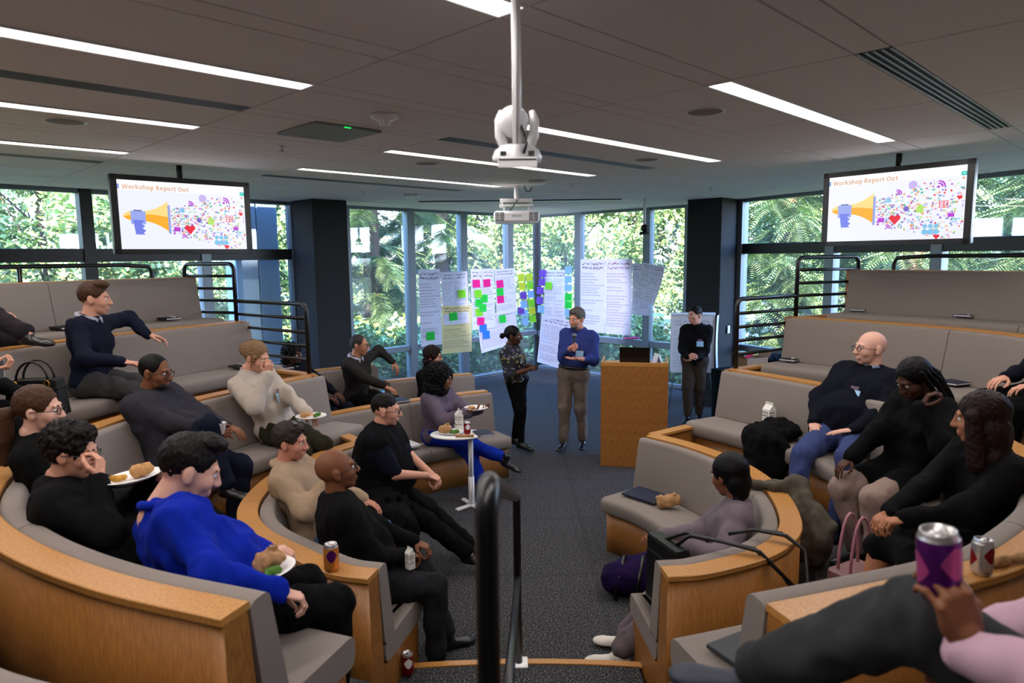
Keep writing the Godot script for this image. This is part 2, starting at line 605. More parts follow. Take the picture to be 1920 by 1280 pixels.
func make_benches() -> void:
	rows.r1 = V2([1.22, -5.74, 1.47, -5.42, 1.67, -5.0, 1.75, -4.59, 1.74, -4.16, 1.63, -3.72, 1.47, -3.46, 1.26, -3.28, 1.0, -3.155, 0.86, -3.11, 0.73, -3.098])
	rows.l1 = V2([-1.32, -5.64, -1.57, -5.24, -1.73, -4.75, -1.74, -4.3, -1.66, -3.95, -1.47, -3.65, -1.18, -3.39, -0.96, -3.21, -0.82, -3.14, -0.70, -3.11])
	rows.r2 = V2([2.12, -6.40, 2.50, -5.82, 2.74, -5.3, 2.88, -4.75, 2.90, -4.1, 2.75, -3.4, 2.4, -2.78, 1.85, -2.30, 1.5, -2.12, 1.03, -1.96, 0.81, -1.89])
	rows.l2 = V2([-1.92, -6.37, -2.30, -5.73, -2.53, -5.29, -2.76, -4.7, -2.82, -4.1, -2.68, -3.4, -2.38, -2.85, -1.94, -2.46, -1.41, -2.15, -0.88, -1.94])
	rows.r3 = V2([2.86, -6.85, 3.3, -6.35, 3.68, -5.75, 3.88, -5.1, 3.92, -4.3, 3.72, -3.3, 3.2, -2.3, 2.4, -1.5, 1.6, -1.02, 0.95, -0.8])
	rows.l3 = V2([-2.85, -7.05, -3.28, -6.34, -3.62, -5.6, -3.8, -4.9, -3.85, -4.1, -3.66, -3.2, -3.2, -2.3, -2.45, -1.55, -1.65, -1.08, -0.98, -0.85])
	rows.r4 = V2([3.62, -7.15, 4.2, -6.45, 4.6, -5.7, 4.8, -4.9, 4.82, -4.1, 4.6, -3.0, 4.1, -2.0])
	rows.l4 = V2([-3.5, -7.35, -4.0, -6.6, -4.42, -5.8, -4.68, -4.9, -4.75, -4.0, -4.55, -3.0, -4.1, -2.0])
	bench("front curved bench on the lectern side where a woman in a lilac cardigan sits", rows.r1, 1.0, 0.0, 0.0, 1.45)
	bench("front curved bench where the bald man and the beige sweater man sit", rows.l1, -1.0, 0.0, 0.0, 1.45)
	bench("second tier bench on the lectern side holding the milk carton and black coat", rows.r2, 1.0, 0.45, 0.0, 1.5)
	bench("second tier bench where the man in the bright blue shirt sits", rows.l2, -1.0, 0.45, 0.0, 1.45)
	bench("third tier bench below the screen on the lectern side, with notebooks on its seat", rows.r3, 1.0, 0.90, -0.45, 1.6)
	bench("third tier bench where the man in the navy sweater rests his arm", rows.l3, -1.0, 0.90, -0.45, 1.6)
	bench("topmost empty bench under the window rail on the lectern side", rows.r4, 1.0, 1.35, -0.45, 1.7)
	bench("topmost bench under the window rail across from the lectern", rows.l4, -1.0, 1.35, -0.45, 1.5)
	for k in ["r", "l"]:
		var side := 1.0 if k == "r" else -1.0
		tier(rows[k + "2"], side, 0.45, -0.02, 1.02)
		tier(rows[k + "3"], side, 0.90, -0.02, 0.98)
		tier(rows[k + "4"], side, 1.35, -0.02, 0.95)
		var which := " on the lectern side" if k == "r" else " across from the lectern"
		for i in [1, 2, 3]:
			var lower: Vector2 = rows["%s%d" % [k, i]][0]
			var upper: Vector2 = rows["%s%d" % [k, i + 1]][0]
			parapet("wooden end wall of the %s tier%s" % [["second", "third", "top"][i - 1], which], upper, lower, BACK + 0.45 * (i - 1), 0.0, BACK + 0.45 * i)
	# short benches past the end of the tiers, beside the speakers
	bench("straight bench by the speakers where the woman in blue trousers sits", V2([-1.98, -6.58, -1.55, -7.0, -1.06, -7.36, -0.70, -7.6, -0.33, -7.8]), 1.0, 0.0, 0.0, 1.3)
	bench("bench on a low step where the man in the tweed jacket sits", V2([-2.75, -7.85, -2.35, -8.2, -1.80, -8.59]), 1.0, 0.2, -0.2, 1.0)
	bench("rear bench by the glass where the woman with brown curls sits", V2([-1.62, -8.5, -1.23, -8.72, -0.57, -8.98]), 1.0, 0.0, 0.0, 1.0)
	var st := ns()
	plan_slab(PackedVector2Array([Vector2(-2.75, -7.85), Vector2(-1.68, -8.68), Vector2(-1.2, -8.05), Vector2(-2.27, -7.2)]), 0.001, 0.2, st)
	struct("floor", st, M.carpet).set_meta("label", "low carpeted step under the bench behind")
	# stairs of the centre aisle, rising towards the rear seats, with wooden nosings
	for i in 5:
		var z := -3.6 + 0.56 * i
		st = ns()
		bx(st, V(0, 0.075 * (i + 1), (z + 0.9) * 0.5 + 0.03), V(1.36 + 0.04 * i, 0.15 * (i + 1), 0.9 - z + 0.0), 0.0)
		var o := struct("floor", st, M.carpet)
		o.set_meta("label", "carpeted aisle step number %d" % (i + 1))
		st = ns()
		var arc := []
		for q in 13: arc.append(Vector2(-0.70 + 1.4 * q / 12.0, z + 0.05 - 0.045 * (1.0 - pow((q - 6) / 6.0, 2))))
		sweep(st, arc, 1.0, PackedVector2Array([Vector2(0, 0), Vector2(0.045, 0), Vector2(0.045, 0.012), Vector2(0, 0.012)]), 0.15 * (i + 1) - 0.004)
		part("nosing", st, M.oak_ledge, o)

# ---------- blended bodies: distance fields meshed as surface nets ----------
# a shape is [kind, a, b, ra, rb]: kind 0 tapered capsule a-b, 1 ellipsoid centre a radii b, 2 ellipsoid cut away, 3 tapered capsule cut away
func cap(a: Vector3, b: Vector3, ra: float, rb: float) -> Array: return [0, a, b, ra, rb]
func ell(c: Vector3, r: Vector3) -> Array: return [1, c, r, 0.0, 0.0]
func cut(c: Vector3, r: Vector3) -> Array: return [2, c, r, 0.0, 0.0]

func sdf(prims: Array, cell: float, k: float, amp := 0.0, freq := 9.0, seed_ := 1) -> Array:
	var lo := Vector3(1e9, 1e9, 1e9)
	var hi := -lo
	for p in prims:
		if p[0] >= 2: continue
		var a: Vector3 = p[1]
		var b: Vector3 = p[2]
		if p[0] == 1:
			lo = lo.min(a - b); hi = hi.max(a + b)
		else:
			var r: float = maxf(p[3], p[4])
			lo = lo.min(a.min(b) - Vector3(r, r, r)); hi = hi.max(a.max(b) + Vector3(r, r, r))
	var pad := cell * 3.0 + k * 0.3 + amp
	lo -= Vector3(pad, pad, pad)
	hi += Vector3(pad, pad, pad)
	var nx := int((hi.x - lo.x) / cell) + 2
	var ny := int((hi.y - lo.y) / cell) + 2
	var nz := int((hi.z - lo.z) / cell) + 2
	var sy := nx
	var sz := nx * ny
	var f := PackedFloat32Array()
	f.resize(sz * nz)
	f.fill(1.0)
	var mark := PackedByteArray()
	mark.resize(sz * nz)
	var near := cell * 1.9 + k * 0.3 + amp
	for p in prims:
		var kind: int = p[0]
		var a: Vector3 = p[1]
		var b: Vector3 = p[2]
		var ra: float = p[3]
		var rb: float = p[4]
		var m := near + k
		var l0: Vector3
		var h0: Vector3
		var round_: bool = kind == 0 or kind == 3
		if round_:
			var r := maxf(ra, rb)
			l0 = a.min(b) - Vector3(r + m, r + m, r + m); h0 = a.max(b) + Vector3(r + m, r + m, r + m)
		else:
			l0 = a - b - Vector3(m, m, m); h0 = a + b + Vector3(m, m, m)
		var i0 := clampi(int((l0.x - lo.x) / cell), 0, nx - 1)
		var i1 := clampi(int((h0.x - lo.x) / cell) + 1, 0, nx - 1)
		var j0 := clampi(int((l0.y - lo.y) / cell), 0, ny - 1)
		var j1 := clampi(int((h0.y - lo.y) / cell) + 1, 0, ny - 1)
		var k0 := clampi(int((l0.z - lo.z) / cell), 0, nz - 1)
		var k1 := clampi(int((h0.z - lo.z) / cell) + 1, 0, nz - 1)
		var ab := b - a
		var inv := 1.0 / maxf(ab.length_squared(), 1e-9)
		var inv_b := Vector3.ONE / b if not round_ else Vector3.ONE
		var dr := rb - ra
		for kz in range(k0, k1 + 1):
			for jy in range(j0, j1 + 1):
				var q := Vector3(lo.x + i0 * cell, lo.y + jy * cell, lo.z + kz * cell) - a
				var at := kz * sz + jy * sy + i0
				for ix in range(i0, i1 + 1):
					var d: float
					if round_:
						var t := clampf(q.dot(ab) * inv, 0.0, 1.0)
						d = (q - ab * t).length() - ra - dr * t
					else:
						var e := q * inv_b
						var n0 := e.length()
						d = n0 * (n0 - 1.0) / maxf((e * inv_b).length(), 1e-6)
					var old := f[at]
					if kind >= 2:
						d = -d
						var h2 := maxf(k - absf(old - d), 0.0)
						var nw2 := maxf(old, d) + h2 * h2 / k * 0.25
						f[at] = nw2
						if absf(nw2) < near: mark[at] = 1
					elif d < old + k:
						var h := maxf(k - absf(old - d), 0.0)
						var nw := minf(old, d) - h * h / k * 0.25
						f[at] = nw
						if absf(nw) < near: mark[at] = 1
					q.x += cell
					at += 1
	if amp > 0.0:
		var noise := FastNoiseLite.new()
		noise.seed = seed_
		noise.frequency = freq
		noise.fractal_octaves = 2
		var at := mark.find(1)
		while at >= 0:
			var iz := at / sz
			var iy := (at - iz * sz) / sy
			f[at] += amp * noise.get_noise_3d(lo.x + (at - iz * sz - iy * sy) * cell, (lo.y + iy * cell) * 0.6, lo.z + iz * cell)
			at = mark.find(1, at + 1)
	# surface nets
	var off := PackedInt32Array([0, 1, sy, sy + 1, sz, sz + 1, sz + sy, sz + sy + 1])
	var edges := PackedInt32Array([0, 1, 2, 3, 4, 5, 6, 7, 0, 2, 1, 3, 4, 6, 5, 7, 0, 4, 1, 5, 2, 6, 3, 7])
	var corner := [Vector3(0, 0, 0), Vector3(1, 0, 0), Vector3(0, 1, 0), Vector3(1, 1, 0), Vector3(0, 0, 1), Vector3(1, 0, 1), Vector3(0, 1, 1), Vector3(1, 1, 1)]
	var vi := {}
	var verts := PackedVector3Array()
	var norms := PackedVector3Array()
	var v := PackedFloat32Array()
	v.resize(8)
	var top := sz * nz - sz - sy - 1
	var used := PackedInt32Array()
	var at2 := mark.find(1)
	while at2 >= 0 and at2 < top:
		var neg := 0
		for c in 8:
			v[c] = f[at2 + off[c]]
			if v[c] < 0.0: neg += 1
		if neg > 0 and neg < 8:
			var iz := at2 / sz
			var iy := (at2 - iz * sz) / sy
			var s := Vector3.ZERO
			var n := 0
			for e in range(0, 24, 2):
				var c0 := edges[e]
				var c1 := edges[e + 1]
				var a := v[c0]
				var b := v[c1]
				if (a < 0.0) != (b < 0.0):
					var p0: Vector3 = corner[c0]
					s += p0.lerp(corner[c1], a / (a - b))
					n += 1
			vi[at2] = verts.size()
			used.append(at2)
			verts.append(lo + (Vector3(at2 - iz * sz - iy * sy, iy, iz) + s / n) * cell)
			norms.append(Vector3(v[1] + v[3] + v[5] + v[7] - v[0] - v[2] - v[4] - v[6], v[2] + v[3] + v[6] + v[7] - v[0] - v[1] - v[4] - v[5], v[4] + v[5] + v[6] + v[7] - v[0] - v[1] - v[2] - v[3]).normalized())
		at2 = mark.find(1, at2 + 1)
	var idx := PackedInt32Array()
	var ax := [[1, sy, sz], [sy, sz, 1], [sz, 1, sy]]
	for u in used:
		for w in ax:
			var a := f[u]
			var b := f[u + w[0]]
			if (a < 0.0) == (b < 0.0): continue
			if not (vi.has(u - w[1]) and vi.has(u - w[2]) and vi.has(u - w[1] - w[2])): continue
			var q0: int = vi[u]
			var q1: int = vi[u - w[1]]
			var q2: int = vi[u - w[1] - w[2]]
			var q3: int = vi[u - w[2]]
			if a < 0.0: idx.append_array([q0, q2, q1, q0, q3, q2])
			else: idx.append_array([q0, q1, q2, q0, q2, q3])
	return [verts, norms, idx]

func join_arrays(list: Array) -> ArrayMesh:
	# list of [arrays, transform]
	var verts := PackedVector3Array()
	var norms := PackedVector3Array()
	var idx := PackedInt32Array()
	for e in list:
		var a: Array = e[0]
		var t: Transform3D = e[1]
		var base := verts.size()
		if t == Transform3D():
			verts.append_array(a[0]); norms.append_array(a[1])
		else:
			verts.append_array(t * (a[0] as PackedVector3Array))
			var b := t.basis.orthonormalized() if t.basis.determinant() > 0 else t.basis
			for n in a[1]: norms.append((b * n).normalized())
		if t.basis.determinant() < 0.0:
			for i in range(0, a[2].size(), 3): idx.append_array([base + a[2][i], base + a[2][i + 2], base + a[2][i + 1]])
		else:
			for i in a[2]: idx.append(base + i)
	var arr := []
	arr.resize(Mesh.ARRAY_MAX)
	arr[Mesh.ARRAY_VERTEX] = verts
	arr[Mesh.ARRAY_NORMAL] = norms
	arr[Mesh.ARRAY_INDEX] = idx
	var m := ArrayMesh.new()
	m.add_surface_from_arrays(Mesh.PRIMITIVE_TRIANGLES, arr)
	return m

# Fields are meshed together at the end, on all cores; a job is known by its number until then.
var jobs := []
var done := []
var pending := []

func job(prims: Array, cell: float, k: float, amp := 0.0, freq := 9.0, seed_ := 1) -> int:
	jobs.append([prims, cell, k, amp, freq, seed_])
	return jobs.size() - 1

func later(called: String, list: Array, m: Material, parent: Node3D) -> MeshInstance3D:
	var o := part(called, null, m, parent)
	pending.append([o, list])
	return o

func run_share(first: int, list: Array) -> Dictionary:
	var out := {}
	for i in range(first, list.size(), 4):
		var j: Array = list[i]
		out[i] = sdf(j[0], j[1], j[2], j[3], j[4], j[5])
	return out

func finish_jobs() -> void:
	done.resize(jobs.size())
	var crew := []
	for n in 4:
		var t := Thread.new()
		t.start(run_share.bind(n, jobs.duplicate()))
		crew.append(t)
	for t in crew:
		var got: Dictionary = t.wait_to_finish()
		for i in got: done[i] = got[i]
	for e in pending:
		var list := []
		for q in e[1]: list.append([done[q[0]], q[1]])
		e[0].mesh = join_arrays(list)
	jobs.clear(); done.clear(); pending.clear(); protos.clear()

# ---------- people ----------
# Figure axes: x to the figure's left, y up, z forward. The head's origin lies between the ears.
func head_arrays(kind: String) -> int:
	var key := "head_" + kind
	if protos.has(key): return protos[key]
	var w := 1.0 if kind == "man" else (1.1 if kind == "stout" else 0.95)
	var j := 1.0 if kind != "woman" else 0.88
	var p := [
		ell(V(0, 0.035, -0.014), V(0.074 * w, 0.088, 0.094)),
		ell(V(0, -0.006, 0.030), V(0.063 * w, 0.086, 0.064)),
		ell(V(0, -0.060, 0.034), V(0.053 * w * j, 0.046, 0.050)),
		ell(V(0, -0.089, 0.060), V(0.025 * j, 0.018, 0.022)),
		ell(V(0.036 * w, -0.022, 0.058), V(0.028, 0.030, 0.028)),
		ell(V(-0.036 * w, -0.022, 0.058), V(0.028, 0.030, 0.028)),
		cap(V(-0.034, 0.029, 0.082), V(0.034, 0.029, 0.082), 0.012, 0.012),
		[2, V(0.031, 0.010, 0.104), V(0.019, 0.012, 0.020), 0.0, 0.0],
		[2, V(-0.031, 0.010, 0.104), V(0.019, 0.012, 0.020), 0.0, 0.0],
		cap(V(0, 0.018, 0.092), V(0, -0.022, 0.112), 0.008, 0.0125 * j),
		ell(V(0.011, -0.026, 0.102), V(0.009, 0.008, 0.010)),
		ell(V(-0.011, -0.026, 0.102), V(0.009, 0.008, 0.010)),
		cap(V(-0.019, -0.053, 0.088), V(0.019, -0.053, 0.088), 0.007, 0.007),
		cap(V(-0.015, -0.064, 0.086), V(0.015, -0.064, 0.086), 0.008, 0.008),
		cap(V(0, -0.045, -0.018), V(0, -0.185, -0.040), 0.052 * w * j, 0.060 * w * j),
	]
	for s in [1.0, -1.0]:
		p.append(ell(V(s * 0.079 * w, 0.002, -0.012), V(0.009, 0.028, 0.018)))
		p.append(ell(V(s * 0.075 * w, -0.022, -0.004), V(0.009, 0.012, 0.010)))
	protos[key] = job(p, 0.0058, 0.014)
	return protos[key]

func hair_arrays(kind: String) -> int:
	var key := "hair_" + kind
	if protos.has(key): return protos[key]
	var p := []
	var face := cut(V(0, -0.030, 0.104), V(0.078, 0.112, 0.078))
	var nape := cut(V(0, -0.150, 0.0), V(0.2, 0.085, 0.2))
	var ears := [cut(V(0.085, -0.03, 0.012), V(0.03, 0.052, 0.036)), cut(V(-0.085, -0.03, 0.012), V(0.03, 0.052, 0.036))]
	var amp := 0.006
	var cell := 0.0065
	match kind:
		"short":
			p = [ell(V(0, 0.046, -0.018), V(0.0815, 0.091, 0.099)), face, nape] + ears
		"quiff":
			p = [ell(V(0, 0.046, -0.018), V(0.0815, 0.091, 0.099)), ell(V(0, 0.115, 0.035), V(0.065, 0.034, 0.06)), face, nape] + ears
		"thick":
			p = [ell(V(0, 0.048, -0.020), V(0.087, 0.097, 0.106)), ell(V(0, 0.10, 0.03), V(0.066, 0.036, 0.056)), face, nape] + ears
			amp = 0.007
		"wavy":
			p = [ell(V(0, 0.048, -0.020), V(0.090, 0.102, 0.110)), ell(V(0, 0.10, 0.03), V(0.07, 0.04, 0.06)), face, nape] + ears
			amp = 0.014
		"crop":
			p = [ell(V(0, 0.038, -0.017), V(0.0785, 0.0905, 0.0975)), cut(V(0, -0.005, 0.108), V(0.080, 0.122, 0.088)), nape] + ears
			amp = 0.002
		"fringe":
			p = [ell(V(0, 0.040, -0.020), V(0.081, 0.086, 0.098)), cut(V(0, 0.11, 0.05), V(0.068, 0.07, 0.115)), face, nape] + ears
			amp = 0.003
		"bun":
			p = [ell(V(0, 0.042, -0.018), V(0.081, 0.090, 0.099)), face, nape] + ears + [ell(V(0, -0.01, -0.135), V(0.036, 0.036, 0.034))]
			amp = 0.003
		"updo":
			p = [ell(V(0, 0.044, -0.020), V(0.085, 0.093, 0.102)), cut(V(0, -0.022, 0.108), V(0.070, 0.110, 0.076)), nape, ell(V(0, 0.03, -0.115), V(0.045, 0.055, 0.04)), cap(V(0.074, 0.03, 0.035), V(0.072, -0.080, 0.02), 0.014, 0.006), cap(V(-0.074, 0.03, 0.035), V(-0.072, -0.065, 0.02), 0.014, 0.006), cap(V(0.05, -0.03, -0.08), V(0.03, -0.10, -0.08), 0.02, 0.008)]
			amp = 0.009
		"tail":
			p = [ell(V(0, 0.044, -0.018), V(0.083, 0.092, 0.101)), face, nape] + ears + [cap(V(0, 0.0, -0.115), V(0.0, -0.03, -0.15), 0.024, 0.036), cap(V(0.0, -0.03, -0.15), V(0.0, -0.15, -0.165), 0.042, 0.052), cap(V(0.0, -0.15, -0.165), V(0.0, -0.27, -0.15), 0.050, 0.022)]
			amp = 0.005
		"sleek":
			p = [ell(V(0, 0.040, -0.020), V(0.088, 0.096, 0.106)), ell(V(0, -0.03, -0.06), V(0.078, 0.08, 0.06)), cut(V(0, -0.045, 0.105), V(0.085, 0.098, 0.075)), cap(V(0.0, -0.085, -0.075), V(0.04, -0.14, -0.05), 0.036, 0.026), cap(V(0.04, -0.14, -0.05), V(0.105, -0.24, 0.07), 0.026, 0.024), cap(V(0.105, -0.24, 0.07), V(0.125, -0.38, 0.12), 0.024, 0.012)]
			amp = 0.002
		"curls":
			p = [ell(V(0, 0.030, -0.045), V(0.148, 0.135, 0.145)), ell(V(0, -0.09, -0.055), V(0.168, 0.12, 0.125)), ell(V(0, -0.18, -0.06), V(0.135, 0.07, 0.09)), cut(V(0, -0.035, 0.125), V(0.072, 0.112, 0.10))]
			amp = 0.034
		"small_curls":
			p = [ell(V(0, 0.040, -0.020), V(0.098, 0.100, 0.108)), ell(V(0, -0.05, -0.05), V(0.092, 0.07, 0.07)), cut(V(0, -0.045, 0.105), V(0.078, 0.100, 0.080))]
			amp = 0.022
		"long":
			p = [ell(V(0, 0.046, -0.020), V(0.092, 0.098, 0.108)), ell(V(0, -0.06, -0.040), V(0.108, 0.12, 0.085)), ell(V(0, -0.17, -0.045), V(0.115, 0.11, 0.070)), cap(V(0.080, 0.03, 0.030), V(0.094, -0.19, 0.025), 0.036, 0.044), cap(V(-0.080, 0.03, 0.030), V(-0.094, -0.19, 0.025), 0.036, 0.044), cut(V(0, -0.040, 0.125), V(0.062, 0.118, 0.082))]
			amp = 0.006
		"dreads":
			p = [ell(V(0, 0.046, -0.020), V(0.086, 0.094, 0.104)), face, nape]
			for i in 34:
				var a := -2.6 + 5.2 * (i % 17) / 16.0
				var up := 0.06 if i < 17 else 0.0
				var r := V(-sin(a) * 0.082, up, -cos(a) * 0.098 - 0.01)
				var drop := 0.20 + 0.06 * sin(i * 2.3)
				var outw := r + V(r.x * 0.25, -0.09, r.z * 0.3 - 0.01)
				if cos(a) < -0.2: continue
				p.append(cap(r, outw, 0.009, 0.009))
				p.append(cap(outw, outw + V(r.x * 0.1, -drop + 0.09, -0.015), 0.009, 0.006))
			amp = 0.003
			cell = 0.006
	protos[key] = job(p, cell, 0.010, amp, 55.0, 4)
	return protos[key]

# a right hand (thumb towards +x when the palm looks down -y), wrist at the origin, fingers along +z
func hand_arrays(kind: String) -> int:
	var key := "hand_" + kind
	if protos.has(key): return protos[key]
	var bend: Array = {"relaxed": [0.30, 0.45, 0.35], "hold": [0.75, 0.85, 0.6], "flat": [0.06, 0.10, 0.08], "fist": [1.2, 1.5, 0.9], "pinch": [0.85, 0.7, 0.35]}[kind]
	var p := [ell(V(0, 0, 0.045), V(0.040, 0.015, 0.054)), cap(V(0, 0, -0.018), V(0, 0, 0.02), 0.026, 0.024)]
	var lens := [[0.043, 0.026, 0.021], [0.047, 0.030, 0.022], [0.043, 0.028, 0.021], [0.034, 0.021, 0.019]]
	for i in 4:
		var at := V(0.028 - 0.0185 * i, 0.002, 0.086 - (0.004 if i == 0 else 0.0) - (0.010 if i == 3 else 0.0))
		var ang := 0.0
		var spread := 0.10 - 0.07 * i
		var r := 0.0088 - 0.0008 * absf(i - 1)
		p.append(cap(V(at.x * 0.8, 0, 0.04), at, 0.010, r + 0.001))
		for k in 3:
			ang += bend[k]
			var d := V(sin(spread) * cos(ang), -sin(ang), cos(ang) * cos(spread))
			var b: Vector3 = at + d * lens[i][k]
			p.append(cap(at, b, r, r - 0.0008))
			at = b
			r -= 0.0008
	var tb := V(0.022, -0.004, 0.014)
	var curl := 1.0 if kind in ["hold", "fist", "pinch"] else 0.35
	var t1 := tb + V(0.030, -0.008 - 0.016 * curl, 0.028)
	var t2 := t1 + V(0.012 - 0.010 * curl, -0.006 - 0.016 * curl, 0.030)
	var t3 := t2 + V(0.002 - 0.012 * curl, -0.004 - 0.006 * curl, 0.024)
	p += [cap(tb, t1, 0.014, 0.0115), cap(t1, t2, 0.0108, 0.0098), cap(t2, t3, 0.0098, 0.0082)]
	protos[key] = job(p, 0.0036, 0.006)
	return protos[key]

func shoe_arrays(kind: String) -> int:
	var key := "shoe_" + kind
	if protos.has(key): return protos[key]
	# ankle joint at the origin, sole at y = -0.085, toe towards +z
	var p := [ell(V(0, -0.045, -0.012), V(0.037, 0.042, 0.058)), cap(V(0, -0.052, 0.03), V(0, -0.062, 0.13), 0.036, 0.030), ell(V(0, -0.062, 0.135), V(0.042, 0.026, 0.062)), cap(V(0, -0.02, -0.005), V(0, 0.03, -0.01), 0.040, 0.042 if kind == "boot" else 0.030), cut(V(0, -0.185, 0.05), V(0.3, 0.1, 0.4))]
	protos[key] = job(p, 0.0075, 0.02)
	return protos[key]

func ik(a: Vector3, b: Vector3, l1: float, l2: float, pole: Vector3) -> Vector3:
	var d := b - a
	var l := clampf(d.length(), absf(l1 - l2) + 0.02, (l1 + l2) * 0.999)
	var dir := d.normalized()
	var x := (l1 * l1 - l2 * l2 + l * l) / (2.0 * l)
	var h := sqrt(maxf(l1 * l1 - x * x, 0.0))
	var side := (pole - dir * pole.dot(dir)).normalized()
	return a + dir * x + side * h

func skin(key: String, c: Color) -> StandardMaterial3D:
	var m := mat("skin_" + key, c, 0.5)
	m.metallic_specular = 0.35
	return m

func cloth(key: String, c: Color, rough := 0.9) -> StandardMaterial3D:
	if M.has("cloth_" + key): return M["cloth_" + key]
	var m := mat("cloth_" + key, c, rough)
	if not M.has("cloth_tex"): M.cloth_tex = noise_tex(0.3, Color(0.78, 0.78, 0.78), Color(1, 1, 1), 256, 21, 3)
	m.albedo_texture = M.cloth_tex
	m.uv1_triplanar = true
	m.uv1_scale = Vector3(14, 14, 14)
	m.metallic_specular = 0.25
	if c.get_luminance() > 0.12:
		m.rim_enabled = true
		m.rim = 0.1
		m.rim_tint = 0.6
	return m

# sp: pel (hip centre), head (between the ears), yaw; lh/rh hand and lf/rf ankle targets from the hips as (left, up, forward)
func person(sp: Dictionary) -> Node3D:
	var P: Vector3 = sp.pel
	var H: Vector3 = sp.head
	var yaw := deg_to_rad(sp.get("yaw", 0.0))
	var fem: bool = sp.get("fem", false)
	var bulk: float = sp.get("bulk", 1.0)
	var k: float = sp.get("s", 1.0)
	var cell: float = sp.get("cell", 0.017 if P.z > -6.5 else 0.020)
	var F := V(sin(yaw), 0, cos(yaw))
	var L := V(cos(yaw), 0, -sin(yaw))
	var ty := deg_to_rad(sp.get("turn", sp.get("yaw", 0.0)))
	var up := (H - V(sin(ty), 0, cos(ty)) * 0.03 - P).normalized()
	var SL := (V(cos(ty), 0, -sin(ty)) - up * V(cos(ty), 0, -sin(ty)).dot(up)).normalized()
	var SF := SL.cross(up).normalized()
	var hb := Basis(Vector3.UP, deg_to_rad(sp.get("hy", sp.get("yaw", 0.0)))) * Basis(Vector3.RIGHT, deg_to_rad(sp.get("hp", 5.0))) * Basis(Vector3.BACK, deg_to_rad(sp.get("hr", 0.0)))
	var hs: float = sp.get("hs", 1.04) * (0.97 if fem else 1.0)
	var HT := Transform3D(hb.scaled(Vector3.ONE * hs), H)
	var neck: Vector3 = HT * V(0, -0.130, -0.032)
	var sw: float = (0.142 if fem else 0.165) * k * (0.5 + bulk * 0.5)
	var sl := neck - up * 0.045
	var shl := sl + SL * sw - up * 0.03
	var shr := sl - SL * sw - up * 0.03
	var root := Node3D.new()
	root.name = numbered("person")
	add_child(root)
	tag(root, sp.label, "person", sp.get("group", "people at the workshop"))
	root.position = V(P.x, sp.get("base", 0.0), P.z)
	var world := func(q: Vector3) -> Vector3: return P + L * q.x + Vector3.UP * q.y + F * q.z
	# limbs
	var ua := 0.285 * k
	var fa := 0.25 * k
	var th := 0.43 * k
	var sh := 0.42 * k
	var arms := []
	for s in [1.0, -1.0]:
		var key := "l" if s > 0 else "r"
		var S: Vector3 = shl if s > 0 else shr
		var tgt: Vector3 = sp[key.to_upper() + "H"] if sp.has(key.to_upper() + "H") else world.call(sp.get(key + "h", V(0.14 * s, 0.10, 0.26)))
		if (tgt - S).length() > (ua + fa) * 0.995: tgt = S + (tgt - S).normalized() * (ua + fa) * 0.995
		var pole: Vector3 = sp.get(key + "e", V(0.5 * s, -0.6, -0.6))
		var E := ik(S, tgt, ua, fa, L * pole.x + Vector3.UP * pole.y + F * pole.z)
		arms.append([S, E, tgt, s, key])
	var legs := []
	for s in [1.0, -1.0]:
		var key := "l" if s > 0 else "r"
		var hip: Vector3 = P + L * (0.085 * s * bulk)
		var tgt: Vector3 = sp[key.to_upper() + "F"] if sp.has(key.to_upper() + "F") else world.call(sp.get(key + "f", V(0.11 * s, -0.485, 0.42)))
		if (tgt - hip).length() > (th + sh) * 0.995: tgt = hip + (tgt - hip).normalized() * (th + sh) * 0.995
		var pole: Vector3 = sp.get(key + "k", V(0.12 * s, 0.7, 0.7))
		var K := ik(hip, tgt, th, sh, L * pole.x + Vector3.UP * pole.y + F * pole.z)
		legs.append([hip, K, tgt, s, key])
	# the body itself, slimmer than the clothes; bare forearms and shins at full size
	var sleeve: float = sp.get("sleeve", 1.0)
	var bare: bool = sp.get("bare_legs", false)
	var no_legs: bool = sp.get("no_legs", false)
	var b := [cap(P - L * 0.07, P + L * 0.07, 0.095 * bulk, 0.095 * bulk), cap(P, sl - up * 0.07, 0.08, 0.045), cap(shl, shr, 0.03, 0.03), cap(sl - up * 0.03, neck + up * 0.02, 0.045, 0.050)]
	for a in arms:
		b.append(cap(a[0], a[1], 0.043, 0.036))
		b.append(cap(a[1], a[2], 0.041 if sleeve < 0.9 else 0.034, 0.027 if sleeve < 0.9 else 0.025))
	if not no_legs:
		for g in legs:
			b.append(cap(g[0], g[1], 0.066, 0.052))
			b.append(cap(g[1], g[2], 0.055 if bare else 0.046, 0.036))
	var list := [[job(b, maxf(cell, 0.018) if not bare and sleeve > 0.9 else 0.014, 0.03), Transform3D()], [head_arrays(sp.get("face", "woman" if fem else "man")), HT]]
	for a in arms:
		if sp.get("no_" + a[4] + "hand", false): continue
		var dir: Vector3 = (a[2] - a[1]).normalized()
		if sp.has(a[4] + "d"):
			var q: Vector3 = sp[a[4] + "d"]
			dir = (L * q.x + Vector3.UP * q.y + F * q.z).normalized()
		if sp.has(a[4].to_upper() + "D"): dir = sp[a[4].to_upper() + "D"].normalized()
		var pn: Vector3 = sp.get(a[4] + "p", V(0, -1, 0))
		var palm: Vector3 = sp[a[4].to_upper() + "P"] if sp.has(a[4].to_upper() + "P") else L * pn.x + Vector3.UP * pn.y + F * pn.z
		palm = (palm - dir * palm.dot(dir)).normalized()
		# right hand proto: palm -y, fingers z, thumb +x (its left)
		var bs := Basis((-palm).cross(dir).normalized(), -palm, dir)
		if a[3] > 0: bs = Basis(-bs.x, bs.y, bs.z)
